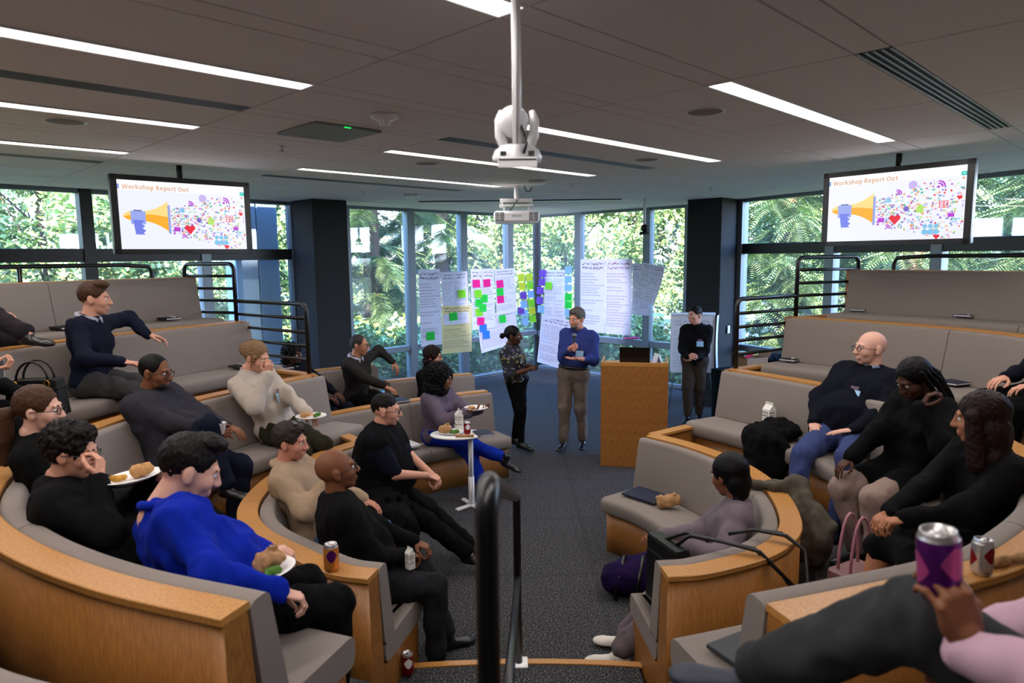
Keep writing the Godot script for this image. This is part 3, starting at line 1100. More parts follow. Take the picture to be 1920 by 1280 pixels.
		list.append([hand_arrays(sp.get(a[4] + "t", "relaxed")), Transform3D(bs.scaled_local(Vector3.ONE * (0.88 if fem else 0.96)), a[2] + dir * 0.012)])
	later("body", list, sp.skin, root)
	# top garment
	var t := []
	var fat := 1.0 + (bulk - 1.0) * 1.5
	if not sp.get("tuck", false): t.append(cap(P + L * 0.075 * bulk + up * 0.01, P - L * 0.075 * bulk + up * 0.01, 0.122 * fat, 0.122 * fat))
	t.append(cap(P + up * 0.16 + SL * 0.065 * bulk, P + up * 0.16 - SL * 0.065 * bulk, 0.112 * fat, 0.112 * fat))
	var chest := P.lerp(sl, 0.66)
	t.append(cap(chest + SL * 0.08 * k * bulk + SF * 0.01, chest - SL * 0.08 * k * bulk + SF * 0.01, 0.122 * bulk, 0.122 * bulk))
	var yoke := P.lerp(sl, 0.88)
	t.append(cap(yoke + SL * 0.085 * k * bulk, yoke - SL * 0.085 * k * bulk, 0.094 * bulk, 0.094 * bulk))
	for q in [shl, shr]: t.append(cap(neck - up * 0.040 - SF * 0.016, q, 0.056, 0.066 * bulk))
	t.append(cap(sl - up * 0.03, neck - up * 0.036 - SF * 0.010, 0.084, 0.064))
	if fem:
		t.append(ell(chest + SL * 0.07 + SF * 0.07 - up * 0.02, V(0.07, 0.07, 0.07)))
		t.append(ell(chest - SL * 0.07 + SF * 0.07 - up * 0.02, V(0.07, 0.07, 0.07)))
	if bulk > 1.15: t.append(ell(P + up * 0.15 + SF * 0.06, V(0.15, 0.14, 0.13) * bulk))
	if sp.has("vest"):
		var vs := []
		for q in t:
			var c: Array = q.duplicate()
			if c[0] == 0:
				c[3] += 0.010; c[4] += 0.010
			else: c[2] += Vector3.ONE * 0.010
			vs.append(c)
		later("vest", [[job(vs, cell, 0.045, 0.012, 7.0, 77), Transform3D()]], sp.vest, root)
	var puff: float = sp.get("puff", 1.0)
	for a in arms:
		t.append(cap(a[0], a[0].lerp(a[1], minf(1.0, sleeve * 2.0)), 0.070 * (0.6 + bulk * 0.4) * puff, 0.059 * puff))
		if sleeve > 0.5: t.append(cap(a[1], a[1].lerp(a[2], (sleeve - 0.5) * 2.0), 0.058 * puff, 0.043 * puff))
	if sp.has("coat"):   # a long coat falls over the thighs
		for g in legs: t.append(cap(g[0], g[0].lerp(g[1], sp.coat), 0.115, 0.105))
	later(sp.get("top_name", "shirt"), [[job(t, cell, 0.045, sp.get("fold", 0.016), 8.0, int(P.x * 100) + 50), Transform3D()]], sp.top, root)
	# lower garment
	if not no_legs:
		var u := [cap(P + L * 0.075 * bulk, P - L * 0.075 * bulk, 0.116 * bulk, 0.116 * bulk)]
		for g in legs:
			u.append(cap(g[0], g[1], 0.102 * (0.5 + bulk * 0.5), 0.077))
			if not bare: u.append(cap(g[1], g[1].lerp(g[2], sp.get("hem", 0.92)), 0.074, sp.get("cuff", 0.062)))
		if bare: u.append(cap(legs[0][1].lerp(legs[0][0], 0.1), legs[1][1].lerp(legs[1][0], 0.1), 0.075, 0.075))
		later("skirt" if bare else "trousers", [[job(u, cell, 0.035, 0.016, 9.0, int(P.z * 100)), Transform3D()]], sp.legs, root)
		for g in legs:
			if sp.get("no_shoes", false): break
			var fd: Vector3 = sp.get(g[4] + "toe", V(0.12 * g[3], -0.05, 1.0))
			var d := (L * fd.x + Vector3.UP * fd.y + F * fd.z).normalized()
			var xx := Vector3.UP.cross(d).normalized()
			later("shoe", [[shoe_arrays(sp.get("shoe_kind", "shoe")), Transform3D(Basis(xx, d.cross(xx), d), g[2])]], sp.get("shoes", M.shoe_black), root)
	# head dress and face
	var hc: Material = sp.get("hair_mat", M.hair_dark)
	if sp.get("hair", "") != "":
		later("hair", [[hair_arrays(sp.hair), HT]], hc, root)
	var e := ns(true)
	for s in [1.0, -1.0]: sphere(e, HT * V(0.031 * s, 0.010, 0.0805), 0.0112 * hs, 8)
	part("eyes", e, M.eye_white, root)
	e = ns(true)
	for s in [1.0, -1.0]: sphere(e, HT * V(0.031 * s, 0.010, 0.0872), 0.0058 * hs, 6)
	part("irises", e, M.iris, root)
	e = ns(true)
	for s in [1.0, -1.0]: tube(e, [HT * V(0.014 * s, 0.030, 0.0945), HT * V(0.03 * s, 0.035, 0.092), HT * V(0.047 * s, 0.030, 0.078)], 0.0035, 5)
	part("eyebrows", e, sp.get("brow_mat", hc), root)
	if sp.has("beard"):
		later("beard", [[job([ell(V(0, -0.072, 0.058), V(0.047, 0.034, 0.043)), cap(V(-0.022, -0.043, 0.094), V(0.022, -0.043, 0.094), 0.0065, 0.0065), cut(V(0, -0.056, 0.104), V(0.021, 0.011, 0.022)), cut(V(0, -0.01, 0.06), V(0.1, 0.034, 0.1))], 0.006, 0.006), HT]], sp.beard, root)
	if sp.get("glasses", false) or sp.get("sunglasses", false):
		e = ns(true)
		var GT := HT
		if sp.get("sunglasses", false): HT = HT * Transform3D(Basis(Vector3.RIGHT, -1.0), V(0, 0.055, -0.012))
		for s in [1.0, -1.0]:
			var ring := []
			for i in 13: ring.append(HT * V(s * 0.033 + 0.024 * cos(TAU * i / 12), 0.008 + 0.018 * sin(TAU * i / 12), 0.105 - absf(0.024 * cos(TAU * i / 12) + s * s * 0.0) * 0.15))
			tube(e, ring, 0.0022, 5, false)
			tube(e, [HT * V(s * 0.057, 0.012, 0.100), HT * V(s * 0.082, 0.012, 0.05), HT * V(s * 0.086, 0.008, -0.01)], 0.0022, 5)
		tube(e, [HT * V(-0.010, 0.012, 0.106), HT * V(0.010, 0.012, 0.106)], 0.0022, 5)
		if sp.get("sunglasses", false):
			for s in [1.0, -1.0]:
				var lens := []
				for i in 10: lens.append(HT * V(s * 0.033 + 0.024 * cos(TAU * i / 10), 0.008 + 0.018 * sin(TAU * i / 10), 0.104))
				poly_out(e, lens, HT * V(0, 0, 0))
		part("sunglasses" if sp.get("sunglasses", false) else "glasses", e, M.black_plastic, root)
		HT = GT
	if sp.has("collar"):
		# a band round the neck, open in front, with two points
		e = ns(true)
		for s in [1.0, -1.0]:
			var c := []
			for i in 8:
				var an := PI * 0.94 * i / 7.0
				c.append(neck + up * (0.022 - 0.040 * i / 7.0) + SL * s * sin(an) * (0.066 + 0.012 * bulk) + SF * (-cos(an) * 0.076 - 0.006))
			tube(e, c, [0.020, 0.020, 0.019, 0.019, 0.018, 0.018, 0.018, 0.010], 8)
			tube(e, [c[6], c[7] + SL * s * 0.012, c[7] + SL * s * 0.03 - up * 0.05 + SF * 0.012], [0.017, 0.016, 0.004], 7)
		part("collar", e, sp.collar, root)
	if sp.get("tuck", false):
		e = ns(true)
		var belt := []
		for i in 25: belt.append(P + up * 0.085 + SL * cos(TAU * i / 24) * 0.172 * bulk + SF * (sin(TAU * i / 24) * 0.122 * bulk + 0.004))
		tube(e, belt, 0.017, 8, false)
		part("belt", e, M.leather, root)
	if sp.has("badge"):
		e = ns()
		var bp: Vector3 = chest + SF * (0.132 * bulk + (0.03 if fem else 0.0)) + SL * sp.badge - up * 0.06
		box(e, Transform3D(Basis(SL, up, SF), bp), V(0.095, 0.075, 0.004), 0.001)
		part("name_badge", e, M.badge_blue, root)
		e = ns()
		box(e, Transform3D(Basis(SL, up, SF), bp + up * 0.052), V(0.06, 0.03, 0.004), 0.001)
		part("badge_clip", e, M.badge_gold, root)
	return root

func sphere(st: SurfaceTool, c: Vector3, r: float, n := 10) -> void:
	var prof := []
	for i in n + 1: prof.append(Vector2(maxf(0.0, sin(PI * i / n)) * r, -cos(PI * i / n) * r) if i > 0 and i < n else Vector2(0, -r if i == 0 else r))
	lathe(st, prof, Transform3D(Basis(), c), n + 2)

func hairm(key: String, c: Color) -> StandardMaterial3D:
	var m := mat("hair_" + key, c, 0.55)
	m.metallic_specular = 0.3
	m.albedo_texture = M.hair_tex
	m.uv1_triplanar = true
	m.uv1_scale = Vector3(22, 3, 22)
	return m

func people_materials() -> void:
	M.hair_tex = noise_tex(0.12, Color(0.55, 0.55, 0.55), Color(1, 1, 1), 256, 31, 3)
	M.shoe_black = mat("shoe_black", Color(0.04, 0.04, 0.045), 0.35)
	M.hair_dark = hairm("dark", Color(0.07, 0.045, 0.035))
	M.hair_black = hairm("black", Color(0.025, 0.02, 0.022))
	M.hair_brown = hairm("brown", Color(0.33, 0.215, 0.14))
	M.hair_auburn = hairm("auburn", Color(0.16, 0.075, 0.055))
	M.hair_blond = hairm("blond", Color(0.64, 0.50, 0.35))
	M.hair_grey = hairm("grey", Color(0.42, 0.39, 0.36))
	M.hair_salt = hairm("salt", Color(0.24, 0.205, 0.185))
	M.eye_white = mat("eye_white", Color(0.82, 0.80, 0.78), 0.3)
	M.iris = mat("iris", Color(0.08, 0.05, 0.035), 0.2)
	M.badge_blue = mat("badge_blue", Color(0.62, 0.80, 0.93), 0.4)
	M.badge_gold = mat("badge_gold", Color(0.35, 0.27, 0.35), 0.4)
	M.s_light = skin("light", Color(0.80, 0.585, 0.49))
	M.s_pale = skin("pale", Color(0.83, 0.64, 0.56))
	M.s_ruddy = skin("ruddy", Color(0.76, 0.52, 0.43))
	M.s_tan = skin("tan", Color(0.66, 0.44, 0.32))
	M.s_brown = skin("brown", Color(0.47, 0.295, 0.20))
	M.s_dark = skin("dark", Color(0.29, 0.175, 0.125))
	M.s_deep = skin("deep", Color(0.20, 0.125, 0.095))

func make_people() -> void:
	people_materials()
	var black := cloth("black", Color(0.045, 0.045, 0.05))
	var jet := cloth("jet", Color(0.028, 0.028, 0.032))
	var navy := cloth("navy", Color(0.075, 0.095, 0.17))
	# the speakers
	person({label = "standing woman in a dark floral blouse and black trousers with hair in a bun", pel = V(0.05, 0.90, -8.36), head = V(0.014, 1.434, -8.36), yaw = 65, hy = 78, fem = true, s = 0.93,
		LH = V(0.19, 1.05, -8.33), RH = V(0.19, 1.04, -8.20), LF = V(0.02, 0.085, -8.46), RF = V(0.10, 0.085, -8.26), lk = V(0, 0, 1), rk = V(0, 0, 1), sleeve = 0.62, puff = 1.1, lt = "hold", rt = "hold", rp = V(1, -0.3, 0), lp = V(-1, -0.3, 0),
		skin = M.s_dark, hair = "bun", hair_mat = M.hair_black, top = M.floral, top_name = "blouse", legs = jet, cuff = 0.046, fold = 0.008})
	person({label = "standing grey haired man in a blue shirt talking into a microphone", pel = V(0.75, 0.98, -8.26), head = V(0.785, 1.645, -8.22), yaw = -20, hy = -42, hp = 8, s = 1.0, bulk = 1.06,
		RH = V(0.70, 1.33, -8.02), LH = V(0.80, 1.20, -7.96), LF = V(0.87, 0.085, -8.28), RF = V(0.62, 0.085, -8.20), lk = V(0, 0, 1), rk = V(0, 0, 1), rt = "fist", rd = V(0.75, 0.25, 0.35), rp = V(0.2, 0.2, 1), lt = "flat", ld = V(-0.75, 0.1, 0.5), lp = V(0, 1, 0.2), re = V(-0.45, -0.9, -0.3), le = V(0.4, -0.9, -0.4), sleeve = 0.86,
		skin = M.s_ruddy, hair = "thick", hair_mat = M.hair_grey, beard = M.hair_grey, top = cloth("blue_shirt", Color(0.20, 0.25, 0.50)), collar = cloth("blue_shirt", Color.WHITE), legs = cloth("khaki", Color(0.44, 0.39, 0.35)), badge = 0.07, tuck = true})
	person({label = "standing man in a black blazer and black shirt by the flip chart", pel = V(2.6, 0.93, -9.62), head = V(2.585, 1.552, -9.6), yaw = -25, hy = -52, hp = 4, s = 0.96,
		RH = V(2.44, 0.99, -9.42), LH = V(2.53, 0.97, -9.40), LF = V(2.70, 0.085, -9.70), RF = V(2.50, 0.085, -9.55), lk = V(0, 0, 1), rk = V(0, 0, 1), lt = "hold", rt = "hold", rd = V(0.9, 0.1, 0.3), ld = V(-0.9, 0.0, 0.3), rp = V(0, -0.3, -1), lp = V(0, -0.3, -1), re = V(-0.5, -0.8, -0.4), le = V(0.5, -0.8, -0.4),
		skin = M.s_ruddy, hair = "short", top = cloth("blazer", Color(0.055, 0.052, 0.058)), top_name = "blazer", collar = jet, legs = cloth("brown_trousers", Color(0.23, 0.185, 0.145)), badge = 0.08})
	# benches beside the speakers
	person({label = "seated woman with big black curls, lilac jacket and bright blue trousers", pel = V(-0.80, 0.57, -7.02), head = V(-0.731, 1.16, -6.95), yaw = 58, hy = 70, hp = 8, fem = true,
		RH = V(-0.46, 0.86, -6.68), LH = V(-0.34, 0.86, -6.84), RF = V(0.0, 0.36, -6.66), LF = V(-0.30, 0.085, -6.62), rtoe = V(-0.1, -0.15, 1), lt = "relaxed", rt = "relaxed", lp = V(0, 1, 0), rp = V(0, 1, 0),
		skin = M.s_brown, hair = "curls", hair_mat = M.hair_black, top = cloth("lilac_jacket", Color(0.40, 0.355, 0.41)), top_name = "jacket", puff = 1.15, legs = cloth("blue_trousers", Color(0.045, 0.17, 0.62)), hem = 0.8, shoe_kind = "boot", badge = 0.04})
	person({label = "seated woman with short brown curls behind the woman in blue trousers", pel = V(-1.0, 0.57, -8.36), head = V(-0.966, 1.205, -8.25), yaw = 60, hy = 80, fem = true, skin = M.s_light, hair = "small_curls", hair_mat = M.hair_auburn, top = black, legs = black, glasses = true})
	person({label = "seated man in a grey tweed jacket with his arm over the backrest", pel = V(-1.86, 0.77, -8.04), head = V(-1.80, 1.385, -7.98), yaw = 68, hy = 84, base = 0.2,
		LH = V(-1.46, 1.14, -8.30), RH = V(-1.38, 0.92, -7.62), ld = V(0, -0.8, 0.5), lp = V(0, -0.3, -1), le = V(0.8, 0.3, 0.0), re = V(-0.5, -0.8, -0.1),
		skin = M.s_tan, hair = "crop", hair_mat = M.hair_salt, glasses = true, top = cloth("tweed", Color(0.17, 0.155, 0.145)), top_name = "jacket", collar = cloth("white_collar", Color(0.75, 0.74, 0.78)), legs = jet})
	person({label = "seated man in a navy suit partly behind the black rail", pel = V(-2.30, 0.77, -7.70), head = V(-2.47, 1.335, -7.60), yaw = 62, hy = 70, base = 0.2, RH = V(-2.02, 0.88, -7.38), LH = V(-1.93, 0.86, -7.55),
		skin = M.s_dark, hair = "small_curls", hair_mat = M.hair_black, beard = M.hair_black, top = cloth("navy_suit", Color(0.05, 0.06, 0.11)), top_name = "jacket", collar = cloth("white_collar", Color.WHITE), legs = cloth("navy_suit", Color.WHITE)})
	# front tier
	person({label = "seated stout man in a black vest over a navy short sleeved shirt", pel = V(-1.06, 0.58, -5.22), head = V(-0.985, 1.226, -5.2), yaw = 86, hy = 92, bulk = 1.5, face = "stout", cell = 0.015,
		RH = V(-0.66, 0.76, -5.03), LH = V(-0.64, 0.74, -5.13), RF = V(-0.28, 0.10, -5.0), LF = V(-0.33, 0.10, -5.22), sleeve = 0.46, lt = "hold", rt = "hold", re = V(-0.8, -0.5, -0.2), rd = V(0.5, -0.5, 0.6),
		skin = M.s_light, hair = "short", hair_mat = M.hair_dark, glasses = true, top = cloth("navy_polo", Color(0.045, 0.055, 0.115)), legs = jet, vest = jet})
	person({label = "seated man in a beige sweater with sunglasses on his head", pel = V(-1.36, 0.57, -4.50), head = V(-1.488, 1.185, -4.45), yaw = 92, hy = 84, cell = 0.014, bulk = 1.14, RH = V(-1.20, 0.98, -4.30), LH = V(-1.05, 0.72, -4.62), rd = V(0.3, 0.6, 0.5), rp = V(1, 0, 0),
		skin = M.s_ruddy, hair = "thick", hair_mat = M.hair_salt, top = cloth("beige_knit", Color(0.70, 0.60, 0.49)), top_name = "sweater", collar = cloth("beige_knit", Color.WHITE), legs = cloth("light_denim", Color(0.34, 0.45, 0.62)), fold = 0.016, puff = 1.1, sunglasses = true, badge = 0.05})
	person({label = "seated bald man in a black sweater and charcoal jeans looking up", pel = V(-0.93, 0.57, -3.78), head = V(-1.02, 1.186, -3.82), yaw = 112, hy = 112, hp = -10, cell = 0.014, face = "man", hs = 1.08,
		RH = V(-0.64, 0.68, -3.80), LH = V(-0.60, 0.68, -3.98), RF = V(-0.46, 0.09, -3.72), LF = V(-0.42, 0.09, -3.95), re = V(-0.9, -0.4, -0.3), rt = "hold", lt = "hold",
		skin = M.s_brown, glasses = true, brow_mat = M.hair_black, top = cloth("black_knit", Color(0.038, 0.036, 0.04)), top_name = "sweater", legs = cloth("charcoal_denim", Color(0.13, 0.13, 0.145)), bulk = 1.28})
	person({label = "seated woman in a lilac ribbed cardigan with a long black ponytail", pel = V(1.27, 0.57, -3.93), head = V(1.30, 1.075, -3.98), yaw = -108, hy = -150, hp = 14, hs = 1.14, fem = true, cell = 0.014, s = 0.95,
		LH = V(0.98, 0.74, -3.74), RH = V(0.92, 0.70, -4.0), LF = V(0.56, 0.10, -3.70), RF = V(0.66, 0.10, -3.92), le = V(0.9, -0.5, -0.2),
		skin = M.s_brown, hair = "sleek", hair_mat = M.hair_black, top = cloth("lilac_knit", Color(0.48, 0.43, 0.46)), top_name = "cardigan", legs = cloth("lilac_rib", Color(0.44, 0.39, 0.415)), shoes = mat("white_sneaker", Color(0.85, 0.82, 0.77), 0.5), puff = 1.15, fold = 0.014})
	# second tier
	person({label = "seated man in a bright blue shirt holding a plate of food", pel = V(-1.20, 1.02, -2.60), head = V(-1.335, 1.545, -2.72), yaw = 132, hy = 122, hp = 24, base = 0.45, cell = 0.013, hs = 1.16,
		LH = V(-1.06, 1.17, -2.74), RH = V(-0.90, 1.15, -2.46), re = V(-0.9, -0.4, -0.2), rt = "hold", lt = "pinch", RF = V(-0.78, 0.535, -2.70), LF = V(-0.93, 0.535, -2.84),
		skin = M.s_pale, hair = "quiff", bulk = 1.22, top = cloth("bright_blue", Color(0.025, 0.15, 0.66)), collar = cloth("bright_blue", Color.WHITE), legs = jet, fold = 0.024})
	person({label = "seated woman with short dark hair and a black sweater, hand at her mouth", pel = V(-1.95, 1.02, -2.95), head = V(-1.965, 1.56, -2.95), yaw = 118, hy = 104, hp = 12, base = 0.45, fem = true, cell = 0.014, bulk = 1.2,
		RH = V(-1.78, 1.47, -2.84), LH = V(-1.62, 1.41, -3.0), rd = V(0.35, 0.85, 0.1), rp = V(0.4, 0, -1), re = V(-0.7, -0.8, 0.2), rt = "pinch", lt = "flat", lp = V(0, 1, 0),
		skin = M.s_light, hair = "wavy", hair_mat = M.hair_dark, glasses = true, top = black, top_name = "sweater", legs = jet})
	person({label = "seated woman with a brown ponytail and glasses in a black top", pel = V(-2.37, 1.02, -3.50), head = V(-2.42, 1.649, -3.42), yaw = 112, hy = 104, base = 0.45, fem = true, skin = M.s_pale, hair = "tail", hair_mat = M.hair_brown, glasses = true, top = black, legs = jet})
	person({label = "seated man in a slate grey hooded sweater and navy jeans", pel = V(-2.36, 1.02, -4.72), head = V(-2.50, 1.625, -4.72), yaw = 82, hy = 86, hp = 10, base = 0.45, cell = 0.015, bulk = 1.28,
		RH = V(-2.04, 1.25, -4.52), LH = V(-1.98, 1.20, -4.75), RF = V(-1.92, 0.90, -4.42), LF = V(-1.98, 0.535, -4.62), rk = V(0, 1, 0.3), re = V(-0.7, -0.7, -0.3), rt = "hold", rp = V(1, 0, 0),
		skin = M.s_brown, hair = "crop", hair_mat = M.hair_black, glasses = true, beard = M.hair_salt, top = cloth("slate", Color(0.20, 0.195, 0.225)), top_name = "sweater", collar = cloth("slate", Color.WHITE), legs = cloth("navy_denim", Color(0.07, 0.09, 0.16))})
	person({label = "seated blond woman in a cream knit sweater and olive trousers", pel = V(-1.95, 1.02, -5.52), head = V(-2.07, 1.62, -5.46), yaw = 64, hy = 76, hp = 20, base = 0.45, fem = true, cell = 0.015,
		RH = V(-1.92, 1.50, -5.28), LH = V(-1.60, 1.14, -5.36), rd = V(0.1, 0.9, 0.2), rp = V(0.6, 0, -1), re = V(-0.5, -0.9, 0.3), rt = "pinch", RF = V(-1.80, 0.535, -5.30), LF = V(-1.74, 0.535, -5.42),
		skin = M.s_light, hair = "updo", hair_mat = M.hair_blond, top = cloth("cream_knit", Color(0.80, 0.75, 0.69)), top_name = "sweater", puff = 1.12, legs = cloth("olive", Color(0.20, 0.19, 0.135)), badge = 0.06})
	person({label = "seated bald man in a navy sweater and light blue trousers, hands on hips", pel = V(2.52, 1.03, -5.08), head = V(2.765, 1.665, -5.22), yaw = -40, turn = -48, hy = -86, hp = 0, base = 0.45, bulk = 1.2, s = 1.08, cell = 0.015, hs = 1.1,
		RH = V(2.30, 1.13, -5.10), LH = V(2.48, 1.13, -4.84), RF = V(1.98, 0.535, -4.70), LF = V(2.24, 0.535, -4.56), re = V(-0.9, 0.0, -0.4), le = V(0.9, -0.1, -0.2), lt = "flat", ld = V(-0.8, -0.2, 0.3), rd = V(0.3, -0.4, 0.8),
		skin = M.s_pale, face = "stout", glasses = true, brow_mat = M.hair_grey, top = cloth("navy_knit", Color(0.055, 0.065, 0.115)), top_name = "sweater", collar = cloth("pale_blue", Color(0.55, 0.6, 0.7)), legs = cloth("light_blue_chino", Color(0.24, 0.29, 0.47)), badge = 0.0, shoes = cloth("navy", Color.WHITE)})
	person({label = "seated woman with long dark dreadlocks in a black coat and pale trousers", pel = V(2.50, 1.02, -4.15), head = V(2.45, 1.63, -4.10), yaw = -78, hy = -78, hp = 30, base = 0.45, fem = true, cell = 0.015, coat = 0.55,
		LH = V(2.38, 1.50, -3.90), RH = V(2.1, 1.12, -4.15), ld = V(0.2, 0.8, -0.3), le = V(0.7, -0.7, 0.3), lt = "hold", LF = V(2.18, 0.535, -3.90), RF = V(2.18, 0.535, -4.12),
		skin = M.s_dark, hair = "dreads", hair_mat = M.hair_black, top = jet, top_name = "coat", puff = 1.2, legs = cloth("pale_pink_trousers", Color(0.62, 0.53, 0.49)), bulk = 1.05})
	person({label = "seated woman with straight dark brown hair and a black dress, knees bare", pel = V(2.27, 1.02, -3.22), head = V(2.215, 1.61, -3.16), yaw = -82, hy = -122, hp = 6, base = 0.45, fem = true, cell = 0.014,
		LH = V(1.80, 1.19, -3.0), RH = V(1.78, 1.17, -3.12), lt = "hold", rt = "hold", LF = V(1.62, 0.62, -2.98), RF = V(1.72, 0.535, -3.22), lk = V(0.1, 0.9, 0.6), bare_legs = true,
		skin = M.s_tan, hair = "long", hair_mat = M.hair_auburn, top = black, top_name = "dress_top", legs = black})
	# third and top tier
	person({label = "seated man in a navy sweater with a patterned collar and grey trousers", pel = V(-3.30, 1.47, -5.28), head = V(-3.235, 2.11, -5.30), yaw = 92, hy = 108, base = 0.9, cell = 0.016,
		LH = V(-3.02, 1.80, -5.62), RH = V(-2.90, 1.66, -5.02), le = V(0.8, 0.2, 0.0), re = V(-0.6, -0.7, -0.2), ld = V(0.4, -0.25, 0.6),
		skin = M.s_light, hair = "quiff", hair_mat = M.hair_brown, top = navy, top_name = "sweater", collar = cloth("patterned_collar", Color(0.72, 0.71, 0.76)), legs = cloth("grey_trousers", Color(0.27, 0.265, 0.27))})
	person({label = "person at the frame edge with dark crossed legs on the topmost bench", pel = V(-4.2, 1.92, -5.1), head = V(-4.25, 2.52, -5.1), yaw = 92, base = 1.35, RF = V(-3.42, 1.90, -4.80), LF = V(-3.99, 1.435, -5.1), rk = V(0, 1, 0.3), skin = M.s_light, hair = "short", top = black, legs = cloth("plum_grey", Color(0.15, 0.13, 0.155))})
	person({label = "person at the frame edge holding a phone above a black handbag", pel = V(-3.40, 1.47, -4.15), head = V(-3.46, 2.1, -4.15), yaw = 92, base = 0.9, RH = V(-3.17, 1.74, -4.12), rd = V(0.2, 0.3, 0.8), rt = "hold", rp = V(0.3, 1, 0), skin = M.s_light, fem = true, hair = "long", hair_mat = M.hair_brown, top = jet, legs = jet})
	person({label = "person at the frame edge in a dark navy sweater on the third tier", pel = V(3.56, 1.47, -4.35), head = V(3.62, 2.08, -4.35), yaw = -90, base = 0.9, skin = M.s_light, hair = "short", top = cloth("navy_knit", Color.WHITE), legs = jet})
	person({label = "person whose brown suede boots stand behind the second tier bench", pel = V(-2.22, 1.47, -1.92), head = V(-2.34, 2.1, -1.86), yaw = 125, base = 0.9, RF = V(-1.68, 0.985, -1.96), LF = V(-1.88, 0.985, -2.14), skin = M.s_light, hair = "short", top = black, legs = jet, hem = 0.8, shoe_kind = "boot", shoes = mat("suede", Color(0.34, 0.20, 0.12), 0.9)})
	person({label = "person close to the lens in grey trousers and pink shirt holding a purple can", pel = V(1.16, 1.50, -1.10), head = V(1.22, 2.14, -0.96), yaw = -125, base = 0.9, cell = 0.012, s = 1.02,
		LH = V(0.765, 1.735, -1.075), RH = V(0.95, 1.58, -1.35), LD = V(-0.30, 0.92, -0.12), LP = V(-0.15, 0.0, -1), le = V(0.5, -0.8, 0.1), lt = "hold", LF = V(0.56, 1.43, -1.50), RF = V(0.80, 0.985, -1.72), lk = V(0.2, 1, 0.2), ltoe = V(0.2, 0.05, 1.0),
		skin = M.s_brown, hair = "short", hair_mat = M.hair_black, top = cloth("pink_shirt", Color(0.80, 0.66, 0.72)), legs = cloth("charcoal_wool", Color(0.21, 0.215, 0.22)), shoes = mat("slate_sneaker", Color(0.16, 0.18, 0.23), 0.6), fold = 0.018})

# ---------- the garden outside the glass ----------
func leaf_cluster(kind: String) -> ArrayMesh:
	var st := ns()
	var r := RandomNumberGenerator.new()
	r.seed = 5 if kind == "broad" else 6
	if kind == "broad":
		for i in 11:
			var p := V(r.randf_range(-1, 1), r.randf_range(-0.7, 0.7), r.randf_range(-1, 1)) * 0.17
			var d := V(r.randf_range(-1, 1), r.randf_range(-0.5, 0.6), r.randf_range(-1, 1)).normalized()
			var w := d.cross(V(r.randf_range(-0.4, 0.4), 1, r.randf_range(-0.4, 0.4))).normalized() * 0.034
			var l := r.randf_range(0.09, 0.15)
			var n := w.cross(d).normalized() * 0.012
			st.add_vertex(p); st.add_vertex(p + d * l * 0.45 + w + n); st.add_vertex(p + d * l)
			st.add_vertex(p); st.add_vertex(p + d * l); st.add_vertex(p + d * l * 0.45 - w + n)
	else:
		# a flat drooping spray of needles along a twig, twig along +z
		for i in 15:
			var z := i * 0.030
			for s in [-1.0, 1.0]:
				var p := V(0, -0.15 * z * z * 3.0, z)
				var l := (0.13 - 0.007 * i) * r.randf_range(0.8, 1.15)
				var d := V(s * 0.85, -0.12 + r.randf_range(-0.1, 0.1), 0.5).normalized()
				var w := V(0.0, 0.004, 0.011)
				st.add_vertex(p - w); st.add_vertex(p + d * l); st.add_vertex(p + w)
	return mesh_of(st)

func garden_materials() -> void:
	for q in [["leaf", Color(1, 1, 1), Color(0.16, 0.24, 0.05)], ["needle", Color(1, 1, 1), Color(0.08, 0.14, 0.06)]]:
		var m := mat(q[0], q[1], 0.55)
		m.vertex_color_use_as_albedo = true
		m.backlight_enabled = true
		m.backlight = q[2]
	tri_mat("bark", noise_tex(0.06, Color(0.16, 0.11, 0.08), Color(0.42, 0.31, 0.24), 256, 41, 4), Vector3(6, 1.0, 6), 0.95)
	tri_mat("lawn", noise_tex(0.08, Color(0.14, 0.17, 0.08), Color(0.34, 0.36, 0.18), 512, 43, 5), Vector3(0.6, 0.6, 0.6), 0.95)
	mat("paving", Color(0.72, 0.69, 0.64), 0.9)
	mat("stucco", Color(0.80, 0.77, 0.72), 0.9)
	M.mesh_broad = leaf_cluster("broad")
	M.mesh_needle = leaf_cluster("needle")

func foliage(parent: Node3D, kind: String, list: Array, tone: Color, spread: float, r: RandomNumberGenerator) -> void:
	var mm := MultiMesh.new()
	mm.transform_format = MultiMesh.TRANSFORM_3D
	mm.use_colors = true
	mm.mesh = M.mesh_broad if kind == "broad" else M.mesh_needle
	mm.instance_count = list.size()
	for i in list.size():
		mm.set_instance_transform(i, list[i])
		var v := r.randf_range(1.0 - spread, 1.0 + spread)
		mm.set_instance_color(i, Color(tone.r * v * r.randf_range(0.85, 1.2), tone.g * v, tone.b * v * r.randf_range(0.7, 1.2)))
	var o := MultiMeshInstance3D.new()
	o.name = "foliage"
	o.multimesh = mm
	o.material_override = M.leaf if kind == "broad" else M.needle
	parent.add_child(o)
	o.set_meta("kind", "stuff")

